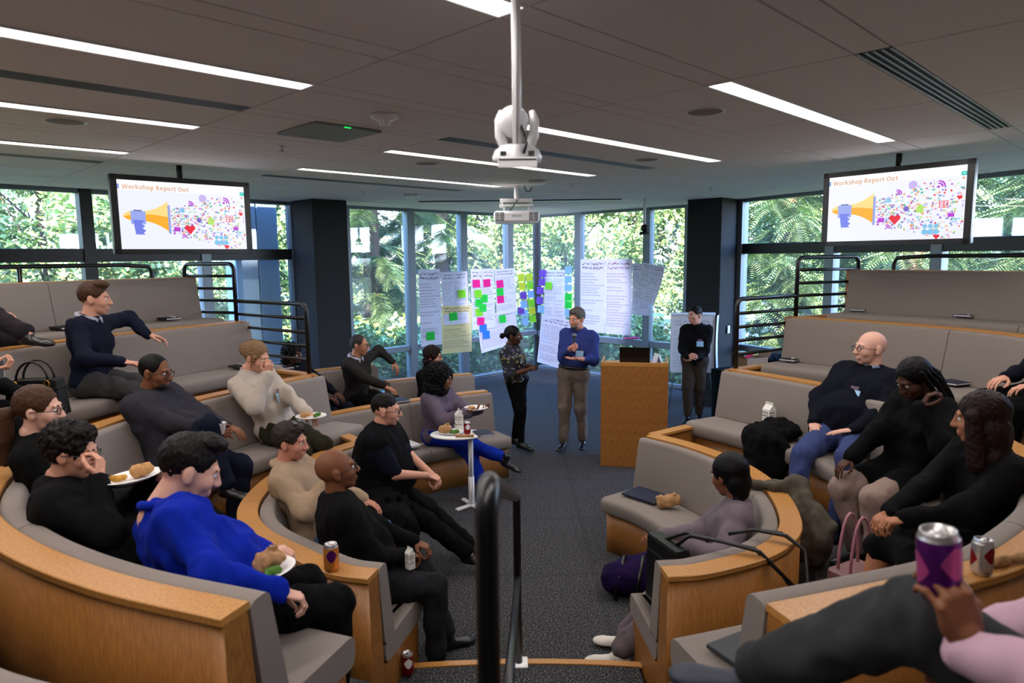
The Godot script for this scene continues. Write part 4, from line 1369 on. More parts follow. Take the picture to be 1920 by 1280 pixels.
func broad_tree(at: Vector2, h: float, w: float, low: float, n: int, tone: Color, label: String, seed_: int, called := "broadleaf_tree") -> void:
	var r := RandomNumberGenerator.new()
	r.seed = seed_
	var o := thing(called, label, "tree" if h > 2.5 else "shrub", V(at.x, -0.1, at.y), 0.0, "trees and shrubs in the garden")
	var st := ns(true)
	tube(st, [V(0, 0, 0), V(0.05, h * 0.3, 0.03), V(-0.04, h * 0.6, 0.05), V(0.02, h * 0.85, 0)], [0.05 * h * 0.4, 0.035 * h * 0.4, 0.022 * h * 0.4, 0.008 * h], 8)
	lpart("trunk", st, M.bark, o)
	var tips := []
	for i in 9:
		var a := TAU * i / 9.0 + r.randf() * 0.5
		var y0 := h * r.randf_range(0.15, 0.55)
		var tip := V(cos(a) * w * r.randf_range(0.5, 0.85), minf(h * 0.95, y0 + h * r.randf_range(0.15, 0.4)), sin(a) * w * r.randf_range(0.5, 0.85))
		st = ns(true)
		tube(st, [V(0, y0, 0), V(tip.x * 0.5, lerpf(y0, tip.y, 0.6), tip.z * 0.5), tip], [0.03, 0.02, 0.008], 6)
		lpart("branch", st, M.bark, o)
		tips.append(tip)
	# leaves gather in rounded tufts, so light and gaps show between them
	var tufts := []
	for i in 46:
		var y := low + (h - low) * pow(r.randf(), 0.8)
		var f := (y - low) / (h - low)
		var rr := w * sqrt(maxf(0.05, 1.0 - pow(f * 1.7 - 0.7, 2))) * sqrt(r.randf())
		var a := r.randf() * TAU
		tufts.append(V(cos(a) * rr, y, sin(a) * rr))
	var list := []
	for i in n:
		var c: Vector3 = tufts[r.randi() % tufts.size()]
		var d := V(r.randfn(), r.randfn() * 0.7, r.randfn()) * w * 0.17
		list.append(Transform3D(Basis.from_euler(V(r.randf() * TAU, r.randf() * TAU, 0)).scaled(Vector3.ONE * r.randf_range(0.8, 1.6)), c + d))
	foliage(o, "broad", list, tone, 0.35, r)

func conifer(at: Vector2, h: float, w: float, low: float, tone: Color, label: String, seed_: int, dense := 1.0) -> void:
	var r := RandomNumberGenerator.new()
	r.seed = seed_
	var o := thing("conifer_tree", label, "tree", V(at.x, -0.1, at.y), 0.0, "trees and shrubs in the garden")
	var st := ns(true)
	tube(st, [V(0, 0, 0), V(0.02, h * 0.4, 0), V(0, h, 0)], [0.030 * h, 0.022 * h, 0.004 * h], 10)
	lpart("trunk", st, M.bark, o)
	var list := []
	var y := low
	while y < h * 0.98:
		var f := y / h
		var l := w * (1.0 - f * 0.75) * r.randf_range(0.75, 1.1)
		var a := r.randf() * TAU
		st = ns(true)
		var prev := V(0, y, 0)
		var pts := [prev]
		for k in range(1, 6):
			var q := k / 5.0
			pts.append(V(cos(a) * l * q, y + 0.12 * q * l - 0.38 * q * q * l, sin(a) * l * q))
		tube(st, pts, [0.022, 0.018, 0.014, 0.01, 0.007, 0.004], 5)
		lpart("branch", st, M.bark, o)
		for k in int(48 * dense * l / w) + 12:
			var q := r.randf_range(0.15, 1.0)
			var p: Vector3 = V(cos(a) * l * q, y + 0.12 * q * l - 0.38 * q * q * l, sin(a) * l * q)
			var yaw := -a + PI / 2 + r.randf_range(-1.15, 1.15)
			list.append(Transform3D(Basis(Vector3.UP, yaw) * Basis(Vector3.RIGHT, r.randf_range(0.0, 0.75)) * Basis(Vector3.BACK, r.randf_range(-0.5, 0.5)) * Basis().scaled(Vector3.ONE * r.randf_range(1.1, 2.0)), p))
		y += h * 0.013 + 0.02
	foliage(o, "needle", list, tone, 0.3, r)

func grass_clump(at: Vector2, h: float, label: String, seed_: int) -> void:
	var r := RandomNumberGenerator.new()
	r.seed = seed_
	var st := ns()
	for i in 170:
		var a := r.randf() * TAU
		var l := h * r.randf_range(0.6, 1.1)
		var d := V(cos(a), 0, sin(a))
		var p := d * r.randf() * 0.22
		var lean := r.randf_range(0.15, 0.6)
		var w := V(-d.z, 0, d.x) * 0.009
		var b := p + d * lean * l * 0.35 + V(0, l * 0.7, 0)
		var c := p + d * lean * l * 1.0 + V(0, l * (1.0 - lean * 0.35), 0)
		quad(st, p - w, p + w, b + w * 0.8, b - w * 0.8)
		tri(st, b - w * 0.8, b + w * 0.8, c)
	var o := thing("grass_clump", label, "grass", V(at.x, -0.1, at.y), 0.0, "ornamental grasses outside the glass")
	var m := lpart("blades", st, M.grass_blade, o)
	m.set_meta("kind", "stuff")

func make_outside() -> void:
	garden_materials()
	var gb := mat("grass_blade", Color(0.42, 0.50, 0.16), 0.6)
	gb.backlight_enabled = true
	gb.backlight = Color(0.25, 0.3, 0.08)
	M.grass_blade = gb
	var st := ns()
	bx(st, V(0, -0.35, -30), V(160, 0.5, 90))
	struct("ground", st, M.lawn).set_meta("label", "lawn and planting beds outside the glass")
	st = ns()
	plan_slab(PackedVector2Array([Vector2(-14, -17.0), Vector2(0.4, -25.5), Vector2(12, -14.0), Vector2(13, -16.5), Vector2(0.4, -28.5), Vector2(-15.5, -19.5)]), -0.12, -0.085, st)
	struct("path", st, M.paving).set_meta("label", "pale paved path through the garden")
	# pale garden building behind the trees
	var o := thing("garden_building", "pale stucco building seen in gaps between the trees", "building", V(-4.0, -0.1, -50))
	st = ns(); bx(st, V(0, 2.2, 0), V(16, 4.4, 5), 0.02); lpart("wall", st, M.stucco, o)
	st = ns(); bx(st, V(0, 4.5, 0), V(16.8, 0.25, 5.8), 0.02); lpart("roof", st, M.bark, o)
	for i in 5:
		st = ns(); bx(st, V(-6.0 + 3.0 * i, 2.2, 2.51), V(1.4, 1.5, 0.04), 0.005); lpart("window_pane", st, M.dark_frame, o)
	var g1 := Color(0.20, 0.29, 0.095)
	var fir := Color(0.125, 0.20, 0.085)
	# outside the long windows across from the lectern
	broad_tree(Vector2(-10.6, -11.6), 5.4, 1.9, 0.4, 1500, g1, "sunlit broadleaf tree outside the windows behind the navy sweater man", 11)
	broad_tree(Vector2(-8.9, -13.2), 5.8, 1.9, 0.4, 1500, g1, "broadleaf tree seen under the screen with the megaphone slide across from the lectern", 12)
	broad_tree(Vector2(-7.0, -14.0), 5.0, 1.7, 0.3, 1300, g1, "leafy tree between the side screen and the blue panels", 13)
	broad_tree(Vector2(-13.4, -10.2), 6.0, 2.2, 0.3, 1300, g1, "leafy tree beyond the windows at the far end of the top bench", 14)
	broad_tree(Vector2(-5.6, -15.8), 4.6, 1.6, 0.2, 1100, g1, "leafy tree just beside the black column across from the lectern", 15)
	# behind the posters
	conifer(Vector2(-3.7, -18.2), 9.0, 2.5, 0.5, fir, "tall conifer seen beside the column behind the tweed jacket man", 21, 1.5)
	conifer(Vector2(-2.0, -20.0), 9.5, 2.4, 0.6, fir, "tall conifer rising above the handwritten posters", 22, 1.5)
	conifer(Vector2(-5.6, -21.0), 10.0, 2.6, 0.5, fir, "tall conifer behind the blue grey panels", 23, 1.4)
	conifer(Vector2(-3.2, -23.5), 9.0, 2.6, 0.3, fir, "conifer standing behind the pair of tall conifers", 24, 1.4)
	broad_tree(Vector2(-0.3, -21.5), 6.5, 1.9, 0.6, 1500, g1, "leafy tree rising behind the standing woman in the floral blouse", 31)
	broad_tree(Vector2(1.5, -20.0), 6.6, 1.9, 0.3, 1500, g1, "leafy tree behind the glazed corner post", 32)
	broad_tree(Vector2(3.3, -19.0), 7.0, 2.0, 0.3, 1700, g1, "green branching tree behind the poster wall above the lectern", 33)
	broad_tree(Vector2(5.0, -18.2), 6.6, 2.0, 0.2, 1700, g1, "green tree beside the black column above the flip chart", 34)
	# outside the windows on the lectern side
	conifer(Vector2(6.1, -15.2), 8.5, 2.2, 0.7, fir, "sunlit conifer with a thick trunk outside the windows by the flip chart", 41, 1.2)
	conifer(Vector2(8.4, -14.4), 8.0, 2.3, 0.4, fir, "conifer behind the screen on the lectern side", 42, 1.2)
	conifer(Vector2(10.2, -12.2), 8.0, 2.3, 0.4, fir, "conifer outside the windows above the topmost empty bench", 43, 1.2)
	broad_tree(Vector2(7.4, -18.0), 6.5, 2.1, 0.3, 1400, g1, "leafy tree behind the thick trunked conifer", 44)
	broad_tree(Vector2(11.5, -16.0), 7.0, 2.4, 0.3, 1400, g1, "leafy tree behind the conifers past the topmost empty bench", 45)
	# a far belt of trees closes the view
	var spots := ["left of the stucco building", "behind the stucco building's end", "behind the stucco building", "behind the stucco building's middle", "right of the stucco building", "beyond the pale path", "beyond the path's bend", "far behind the lectern", "far behind the flip chart", "far beyond the conifers", "far behind the empty top bench", "at the garden's far edge"]
	for i in 12:
		broad_tree(Vector2(-27 + 4.6 * i, -36.0 - 5.0 * (i % 2) + absf(i - 5.5) * 1.6), 5.2 + 1.2 * (i % 3), 2.6, 0.3, 900, g1, "distant garden tree " + spots[i], 60 + i, "distant_tree")
	var low := 0
	for q in [[-4.2, -12.0, "just outside the glass by the column across from the lectern"], [-3.1, -13.3, "outside the pane nearest the column"], [-2.0, -14.3, "outside the panes under the yellow poster"], [-0.9, -15.4, "outside the panes behind the standing woman"], [0.3, -16.2, "outside the glazed corner"], [1.6, -15.6, "outside the panes behind the microphone man"], [2.7, -14.6, "outside the panes behind the lectern"], [3.8, -13.4, "outside the panes behind the flip chart"]]:
		broad_tree(Vector2(q[0], q[1]), 1.05, 0.62, 0.05, 420, g1, "low leafy shrub " + q[2], 120 + low, "low_shrub")
		low += 1
	var k := 0
	for q in [[4.9, -12.0, "just outside the glass by the flip chart"], [5.5, -11.35, "outside the rail by the flip chart"], [6.5, -10.0, "below the trunk of the sunlit conifer"], [4.2, -13.2, "behind the flip chart easel"], [3.2, -14.0, "behind the black blazer man"], [2.2, -15.0, "right of the pink paper on the sill"], [-1.2, -14.8, "below the yellow poster"], [-2.5, -14.5, "behind the tweed jacket man's head"], [-3.7, -12.9, "between the column and the tweed jacket man"], [-0.2, -15.8, "behind the standing woman"]]:
		grass_clump(Vector2(q[0], q[1]), 0.95 if k < 7 else 1.1, "ornamental grass clump " + q[2], 80 + k)
		k += 1

# ---------- pictures that surfaces carry: a slide, handwriting, a flowered cloth ----------
func disc(im: Image, x: float, y: float, r: float, c: Color) -> void:
	for j in range(int(y - r), int(y + r) + 1):
		var w := sqrt(maxf(0.0, r * r - (j - y) * (j - y)))
		im.fill_rect(Rect2i(int(x - w), j, maxi(1, int(w * 2)), 1), c)

func ring(im: Image, x: float, y: float, r: float, w: float, c: Color, from := 0.0, to := TAU) -> void:
	var n := int(r * 9)
	for i in n:
		var a := lerpf(from, to, float(i) / n)
		im.fill_rect(Rect2i(int(x + cos(a) * r - w / 2), int(y + sin(a) * r - w / 2), int(w) + 1, int(w) + 1), c)

func heart(im: Image, x: float, y: float, s: float, c: Color) -> void:
	disc(im, x - s * 0.48, y - s * 0.3, s * 0.55, c)
	disc(im, x + s * 0.48, y - s * 0.3, s * 0.55, c)
	for j in int(s * 1.25):
		var w := s * 0.98 * (1.0 - j / (s * 1.25))
		im.fill_rect(Rect2i(int(x - w), int(y - s * 0.1 + j), int(w * 2), 1), c)

func icon(im: Image, k: int, x: float, y: float, s: float, c: Color) -> void:
	match k % 8:
		0: heart(im, x, y, s * 0.8, c)
		1:
			disc(im, x - s * 0.5, y + s * 0.5, s * 0.25, c)
			for q in 2: ring(im, x - s * 0.5, y + s * 0.5, s * (0.65 + 0.45 * q), s * 0.22, c, -PI / 2, 0)
		2:
			im.fill_rect(Rect2i(int(x - s * 0.8), int(y - s * 0.45), int(s * 1.6), int(s * 1.1)), c)
			ring(im, x, y - s * 0.5, s * 0.35, s * 0.15, c)
		3:
			ring(im, x, y, s * 0.7, s * 0.16, c)
			im.fill_rect(Rect2i(int(x - s * 0.35), int(y - s * 0.08), int(s * 0.7), maxi(1, int(s * 0.16))), c)
			im.fill_rect(Rect2i(int(x - s * 0.08), int(y - s * 0.35), maxi(1, int(s * 0.16)), int(s * 0.7)), c)
		4:
			for q in [-1, 0, 1]:
				disc(im, x + q * s * 0.62, y - s * 0.35, s * 0.28, c)
				disc(im, x + q * s * 0.62, y + s * 0.4, s * 0.36, c)
		5:
			for q in 4:
				im.fill_rect(Rect2i(int(x - s * 0.75), int(y - s * 0.75 + q * s * 0.42), int(s * 1.5), maxi(1, int(s * 0.13))), c)
			for q in [-0.75, 0.0, 0.68]: im.fill_rect(Rect2i(int(x + q * s), int(y - s * 0.75), maxi(1, int(s * 0.13)), int(s * 1.4)), c)
		6:
			disc(im, x, y - s * 0.1, s * 0.7, c)
			for j in int(s * 0.5): im.fill_rect(Rect2i(int(x - s * 0.2), int(y + s * 0.4 + j), maxi(1, int(s * 0.4 - j)), 1), c)
		7:
			for j in int(s * 0.8): im.fill_rect(Rect2i(int(x - j), int(y - s * 0.8 + j), j * 2 + 1, 1), c)
			im.fill_rect(Rect2i(int(x - s * 0.55), int(y), int(s * 1.1), int(s * 0.75)), c)

func slide_image() -> ImageTexture:
	var im := Image.create(1024, 576, false, Image.FORMAT_RGB8)
	im.fill(Color(0.93, 0.94, 0.985))
	im.fill_rect(Rect2i(0, 0, 1024, 82), Color(0.985, 0.985, 1.0))
	im.fill_rect(Rect2i(0, 36, 15, 40), Color(0.48, 0.58, 0.86))
	im.fill_rect(Rect2i(986, 50, 38, 32), Color(0.12, 0.78, 0.72))
	im.fill_rect(Rect2i(998, 60, 14, 8), Color(0.7, 0.95, 0.92))
	# loudhailer: pale upper half, orange lower half
	for x in range(30, 372):
		var t := clampf((x - 130.0) / 242.0, 0, 1)
		var half := 38.0 + 92.0 * pow(t, 2.2) if x > 90 else 42.0 * sqrt(clampf((x - 28.0) / 62.0, 0, 1))
		var mid := 300.0 - 20.0 * sin(PI * clampf((x - 30) / 340.0, 0, 1))
		im.fill_rect(Rect2i(x, int(296 - half), 1, int(half + mid - 296)), Color(0.97, 0.86, 0.53))
		im.fill_rect(Rect2i(x, int(mid), 1, maxi(0, int(296 + half - mid))), Color(0.98, 0.68, 0.16))
	im.fill_rect(Rect2i(84, 256, 112, 108), Color(0.60, 0.66, 0.92))
	im.fill_rect(Rect2i(106, 246, 64, 10), Color(0.36, 0.42, 0.66))
	for j in 122: im.fill_rect(Rect2i(100 + j / 8, 330 + j, 70 + int(10 * sin(j * 0.16)), 1), Color(0.45, 0.50, 0.90))
	im.fill_rect(Rect2i(368, 196, 20, 244), Color(0.60, 0.64, 0.88))
	# the cloud of small icons
	var r := RandomNumberGenerator.new()
	r.seed = 17
	var cols := [Color(0.90, 0.13, 0.22), Color(0.72, 0.23, 0.80), Color(0.49, 0.37, 0.78), Color(0.50, 0.76, 0.92), Color(0.10, 0.72, 0.52), Color(0.95, 0.66, 0.16), Color(0.70, 0.88, 0.40), Color(0.16, 0.42, 0.70), Color(0.78, 0.70, 0.92), Color(0.93, 0.52, 0.30)]
	for i in 430:
		var x := r.randf_range(395, 1015)
		var t := (x - 395) / 620.0
		var top := lerpf(235, 88, minf(1, t * 1.5))
		var bot := lerpf(440, 570, minf(1, t * 1.3))
		icon(im, r.randi(), x, r.randf_range(top, bot), r.randf_range(6, 12), cols[r.randi() % cols.size()])
	for q in [[0, 540, 400, 52, 0], [2, 436, 400, 32, 1], [1, 560, 175, 32, 1], [1, 860, 135, 40, 1], [6, 660, 128, 46, 8], [7, 720, 320, 46, 6], [5, 880, 300, 40, 0], [4, 800, 490, 62, 3], [0, 985, 250, 22, 0], [2, 935, 385, 28, 1], [3, 520, 290, 22, 3], [6, 620, 320, 30, 2], [1, 490, 460, 28, 1], [3, 960, 430, 24, 3], [0, 845, 555, 26, 0], [4, 480, 235, 28, 3]]:
		icon(im, q[0], q[1], q[2], q[3], cols[q[4]])
	return ImageTexture.create_from_image(im)

func script_image(seed_: int, base: Color, ink: Color, cols := 2) -> ImageTexture:
	var im := Image.create(256, 384, false, Image.FORMAT_RGB8)
	im.fill(base)
	var r := RandomNumberGenerator.new()
	r.seed = seed_
	for c in cols:
		var x0 := 12 + c * 244 / cols
		var x1 := 12 + (c + 1) * 244 / cols - 16
		if c > 0: im.fill_rect(Rect2i(x0 - 9, 8, 2, 330), Color(ink, 1.0).lerp(base, 0.4))
		for k in 2:   # heading in larger letters
			var x := x0 + 6
			while x < x1 - 12:
				for q in 3: im.fill_rect(Rect2i(x + r.randi_range(0, 7), 16 + k * 22 + r.randi_range(0, 9), r.randi_range(1, 7), r.randi_range(1, 8)), ink.lerp(Color(0.5, 0.2, 0.5), 0.3))
				x += r.randi_range(9, 14)
		var y := 74
		while y < 360:
			if r.randf() < 0.78:
				var x := x0
				var end := x1 - r.randi_range(0, (x1 - x0) / 2)
				while x < end:
					var wl := r.randi_range(8, 24)
					for q in range(0, wl, 2): im.fill_rect(Rect2i(x + q, y + int(3.0 * sin(q * 1.7 + x)) + r.randi_range(-1, 1), 2, 2), ink)
					x += wl + 6
			y += r.randi_range(12, 16)
	return ImageTexture.create_from_image(im)

func flat_mat(key: String, t: Texture2D, rough := 0.8) -> StandardMaterial3D:
	var m := mat(key, Color.WHITE, rough)
	m.albedo_texture = t
	m.backlight_enabled = true   # daylight shows through paper on the glass
	m.backlight = Color(0.5, 0.5, 0.5)
	return m

# a thin sheet with its picture upright on the front; x right, y up, facing +z
func sheet(st: SurfaceTool, t: Transform3D, w: float, h: float, curl := 0.0, n := 6) -> void:
	smooth(st, true)
	for s in [1.0, -1.0]:
		for j in n:
			var p := []
			for q in [[0, 0], [1, 0], [1, 1], [0, 1]]:
				var v: float = (j + q[1]) / float(n)
				st.set_uv(Vector2(q[0], 1.0 - v))
				p.append([Vector2(q[0], 1.0 - v), t * V((q[0] - 0.5) * w, (v - 0.5) * h, curl * pow(1.0 - v, 2) + 0.0008 * s)])
			var order := [0, 2, 1, 0, 3, 2] if s > 0 else [0, 1, 2, 0, 2, 3]
			for i in order:
				st.set_uv(p[i][0])
				st.add_vertex(p[i][1])

func make_screens() -> void:
	var slide := slide_image()
	var glow := mat("screen_glow", Color(0.02, 0.02, 0.02), 0.25)
	glow.emission_enabled = true
	glow.emission_texture = slide
	glow.emission = Color(1, 1, 1)
	glow.emission_operator = BaseMaterial3D.EMISSION_OP_MULTIPLY
	glow.emission_energy_multiplier = 1.05
	var title := mat("title_glow", Color(0.5, 0.33, 0.2), 0.5)
	title.emission_enabled = true
	title.emission = Color(0.86, 0.70, 0.58)
	title.emission_energy_multiplier = 0.9
	for q in [[V(-2.985, 2.805, -6.375), 44.3, 1.216, "large ceiling hung screen showing a megaphone slide above the third tier across from the lectern"], [V(3.375, 2.81, -6.14), -52.4, 1.262, "large ceiling hung screen showing a megaphone slide above the third tier on the lectern side"]]:
		var o := thing("presentation_screen", q[3], "screen", q[0], deg_to_rad(q[1]), "presentation screens")
		var st := ns()
		box(st, Transform3D(Basis(), V(0, 0, -0.035)), V(q[2], 0.685, 0.06), 0.008)
		lpart("housing", st, M.black_plastic, o)
		st = ns()
		var w: float = q[2] - 0.11
		for s in [-1.0, 1.0]:
			bx(st, V(0, s * 0.32, 0.0), V(q[2], 0.045, 0.016), 0.003)
			bx(st, V(s * (q[2] * 0.5 - 0.0275), 0, 0.0), V(0.055, 0.685, 0.016), 0.003)
		lpart("bezel", st, M.black_plastic, o)
		st = ns()
		sheet(st, Transform3D(Basis(), V(0, 0, -0.001)), w, 0.598, 0.0, 1)
		lpart("screen", st, glow, o)
		var t := text_mesh("Workshop Report Out", w * 0.00150, 0.001, "Droid Sans", true)
		var mi := lpart("screen_title", t, title, o)
		mi.position = V(-w * 0.5 + w * 0.285, 0.240, 0.0008)
		st = ns(true)
		tube(st, [V(0, 0.3, -0.09), V(0, CEIL - q[0].y + 0.01, -0.09)], 0.025, 12)
		bx(st, V(0, 0.0, -0.08), V(0.4, 0.3, 0.03), 0.004)
		lpart("ceiling_mount", st, M.black_steel, o)
		var a := AreaLight3D.new()
		a.name = "screen_light"
		a.area_size = Vector2(w, 0.598)
		a.light_energy = 0.10
		a.light_color = Color(0.92, 0.94, 1.0)
		a.shadow_enabled = true
		a.rotation.y = PI
		a.position.z = 0.03
		o.add_child(a)

func make_ceiling_things() -> void:
	# projector on its pole
	var o := thing("projector", "white ceiling projector with black side grilles on a short pole", "projector", V(0.073, 2.81, -8.6))
	var st := ns()
	bx(st, V(0, 0.075, 0), V(0.56, 0.145, 0.42), 0.03)
	lpart("housing", st, M.white_plastic, o)
	for s in [-1.0, 1.0]:
		st = ns()
		bx(st, V(s * 0.205, 0.08, 0.209), V(0.11, 0.10, 0.006), 0.002)
		var gp := lpart("grille", st, M.black_plastic, o)
		for i in 6:
			st = ns()
			bx(st, V(s * 0.205, 0.042 + 0.0155 * i, 0.213), V(0.112, 0.005, 0.006), 0.001)
			lpart("louvre", st, M.white_plastic, gp)
		st = ns()
		bx(st, V(s * 0.205, 0.08, 0.213), V(0.005, 0.10, 0.006), 0.001)
		lpart("louvre", st, M.white_plastic, gp)
	st = ns()
	bx(st, V(0, 0.215, 0.0), V(0.42, 0.025, 0.30), 0.004)
	bx(st, V(0, 0.275, 0.0), V(0.40, 0.045, 0.26), 0.004)
	for s in [-1.0, 1.0]:
		bx(st, V(s * 0.15, 0.18, 0), V(0.03, 0.06, 0.25), 0.003)
		bx(st, V(s * 0.17, 0.245, 0), V(0.02, 0.05, 0.2), 0.003)
	lpart("mount_plates", st, M.white_metal, o)
	st = ns(true)
	tube(st, [V(0, 0.29, 0), V(0, 0.46, 0)], 0.028, 14)
	lpart("pole", st, M.white_metal, o)
	st = ns(true)
	tube(st, [V(0.04, 0.30, 0.1), V(0.0, 0.26, 0.17), V(-0.06, 0.17, 0.2), V(-0.08, 0.15, 0.19)], 0.006, 6)
	tube(st, [V(0.10, 0.458, 0.05), V(0.12, 0.39, 0.06), V(0.17, 0.385, 0.06), V(0.19, 0.44, 0.05)], 0.006, 6)
	lpart("cable", st, M.black_plastic, o)
	var mi := lpart("maker_name", text_mesh("EPSON", 0.0011, 0.002, "Droid Sans", true), mat("grey_print", Color(0.55, 0.55, 0.57), 0.5), o)
	mi.position = V(0.0, 0.085, 0.211)
	st = ns(true)
	tube(st, [V(0.1, 0.08, -0.20), V(0.1, 0.08, -0.225)], 0.04, 18)
	var pl := mat("projector_lens_glow", Color(0.8, 0.85, 1.0), 0.1)
	pl.emission_enabled = true; pl.emission = Color(0.85, 0.88, 1.0); pl.emission_energy_multiplier = 3.0
	lpart("lens", st, pl, o)
	var beam := SpotLight3D.new()   # the projector throws its picture's light on the glazed corner
	beam.name = "projector_light"
	beam.light_energy = 30.0
	beam.light_color = Color(0.86, 0.86, 1.0)
	beam.spot_angle = 22.0
	beam.spot_range = 40.0
	beam.spot_angle_attenuation = 0.3
	beam.light_size = 0.03
	beam.shadow_enabled = true
	o.add_child(beam)
	beam.position = V(0.1, 0.08, -0.25)
	beam.look_at_from_position(o.position + beam.position, V(0.75, 1.45, -14.2))
	# large white pan tilt camera on a shelf, close by
	o = thing("pan_tilt_camera", "white pan tilt camera standing on a small shelf at a ceiling pole", "camera", V(0.024, 2.70, -2.3))
	st = ns(true)
	tube(st, [V(0, 0.02, 0.03), V(0, 0.572, 0.03)], 0.0155, 14)
	lathe(st, [Vector2(0.024, 0.02), Vector2(0.024, 0.045), Vector2(0.0155, 0.06)], Transform3D(Basis(), V(0, 0, 0.03)), 14)
	lpart("pole", st, M.white_plastic, o)
	st = ns()
	bx(st, V(0, 0.008, 0.01), V(0.125, 0.012, 0.12), 0.003)
	bx(st, V(0, 0.0, 0.068), V(0.125, 0.032, 0.004), 0.001)
	lpart("shelf", st, mat("grey_paint", Color(0.55, 0.53, 0.53), 0.5), o)
	st = ns(true)
	lathe(st, [Vector2(0.0, 0.014), Vector2(0.080, 0.014), Vector2(0.083, 0.03), Vector2(0.074, 0.052), Vector2(0.05, 0.068), Vector2(0.0, 0.07)], Transform3D(Basis().scaled(V(1, 1, 0.8)), V(0, 0, -0.035)), 28)
	lpart("base", st, M.white_plastic, o)
	st = ns()
	for s in [-1.0, 1.0]: bx(st, V(s * 0.045, 0.03, 0.05), V(0.02, 0.014, 0.02), 0.002)
	lpart("sockets", st, M.black_plastic, o)
	st = ns(true)
	for s in [-1.0, 1.0]:
		smooth(st, true)
		tube(st, [V(s * 0.042, 0.06, -0.035), V(s * 0.056, 0.10, -0.035), V(s * 0.058, 0.15, -0.035), V(s * 0.05, 0.18, -0.035)], [0.016, 0.018, 0.016, 0.009], 10)
	lpart("yoke", st, M.white_plastic, o)
	st = ns(true)
	sphere(st, V(-0.012, 0.145, -0.035), 0.052, 16)
	tube(st, [V(-0.012, 0.145, -0.035), V(-0.02, 0.14, -0.095)], [0.046, 0.036], 18)
	lpart("camera_head", st, M.white_plastic, o)
	st = ns(true)
	tube(st, [V(-0.02, 0.14, -0.094), V(-0.0215, 0.139, -0.104)], 0.028, 18)
	lpart("lens", st, M.black_plastic, o)
	st = ns(true)
	tube(st, [V(0.02, 0.03, 0.05), V(0.03, 0.06, 0.06), V(0.02, 0.09, 0.045), V(0.012, 0.12, 0.035)], 0.005, 6)
	lpart("cable", st, M.black_plastic, o)
	# small black one by the glass
	o = thing("pan_tilt_camera", "small black pan tilt camera hanging on a thin pole before the glass", "camera", V(2.05, 2.72, -10.6))
	st = ns(true)
	tube(st, [V(0, 0.14, 0), V(0, 0.552, 0)], 0.022, 12)
	lpart("pole", st, M.white_metal, o)
	st = ns(true)
	lathe(st, [Vector2(0, 0), Vector2(0.082, 0.0), Vector2(0.085, 0.02), Vector2(0.06, 0.045), Vector2(0, 0.05)], Transform3D(), 20)
	lpart("base", st, M.black_plastic, o)
	st = ns(true); sphere(st, V(0, 0.10, 0.01), 0.058, 14)
	lpart("camera_head", st, M.black_plastic, o)
	st = ns(true); tube(st, [V(0, 0.10, 0.05), V(0, 0.10, 0.075)], 0.026, 14)
	lpart("lens", st, mat("lens_glass", Color(0.05, 0.06, 0.09), 0.05), o)
	# flat grey microphone panel with a green light
	o = thing("ceiling_microphone", "flat grey ceiling microphone panel with a small green light", "microphone", V(-1.235, CEIL - 0.009, -4.82), PI / 4)
	st = ns(); bx(st, V(0, 0.0, 0), V(0.50, 0.016, 0.53), 0.006)
	lpart("housing", st, mat("panel_grey", Color(0.52, 0.54, 0.53), 0.55), o)
	st = ns(); bx(st, V(-0.02, -0.006, 0.262), V(0.05, 0.006, 0.010), 0.001)
	var gl := mat("status_glow", Color(0.1, 0.6, 0.3), 0.5)
	gl.emission_enabled = true; gl.emission = Color(0.1, 0.95, 0.4); gl.emission_energy_multiplier = 1.2
	lpart("status_light", st, gl, o)
	# smoke detector
	o = thing("smoke_detector", "white smoke detector next to the grey microphone panel", "smoke detector", V(-0.761, CEIL - 0.001, -4.30))
	st = ns(true)
	lathe(st, [Vector2(0.0, 0.0), Vector2(0.085, 0.0), Vector2(0.08, -0.02), Vector2(0.06, -0.032), Vector2(0.035, -0.034), Vector2(0.03, -0.06), Vector2(0.0, -0.068)], Transform3D(), 24)
	lpart("housing", st, M.white_plastic, o)
	st = ns(true)
	for i in 4: tube(st, [V(0.033 * cos(i * TAU / 4), -0.034, 0.033 * sin(i * TAU / 4)), V(0.028 * cos(i * TAU / 4), -0.062, 0.028 * sin(i * TAU / 4))], 0.004, 6)
	lpart("cage", st, mat("grey_paint", Color.WHITE), o)
	# round speakers and sprinklers
	var k := 0
	for q in [[1.196, -4.314, "beside the linear lamp nearest the pan tilt camera"], [1.246, -6.388, "between two lamps in front of the projector"], [-2.763, -4.384, "between two lamps across from the lectern"], [-0.77, -6.47, "next to the projector lamp"]]:
		o = thing("ceiling_speaker", "round recessed ceiling speaker " + q[2], "speaker", V(q[0], CEIL - 0.001, q[1]), 0.0, "round ceiling speakers")
		st = ns(true)
		lathe(st, [Vector2(0.105, 0.0), Vector2(0.105, -0.004), Vector2(0.118, -0.006), Vector2(0.122, 0.0)], Transform3D(), 32)
		lpart("rim", st, M.white_metal, o)
		st = ns(true)
		lathe(st, [Vector2(0.0, -0.006), Vector2(0.07, -0.005), Vector2(0.106, -0.002)], Transform3D(), 32)
		lpart("grille", st, mat("speaker_grille", Color(0.50, 0.48, 0.47), 0.8), o)
		k += 1
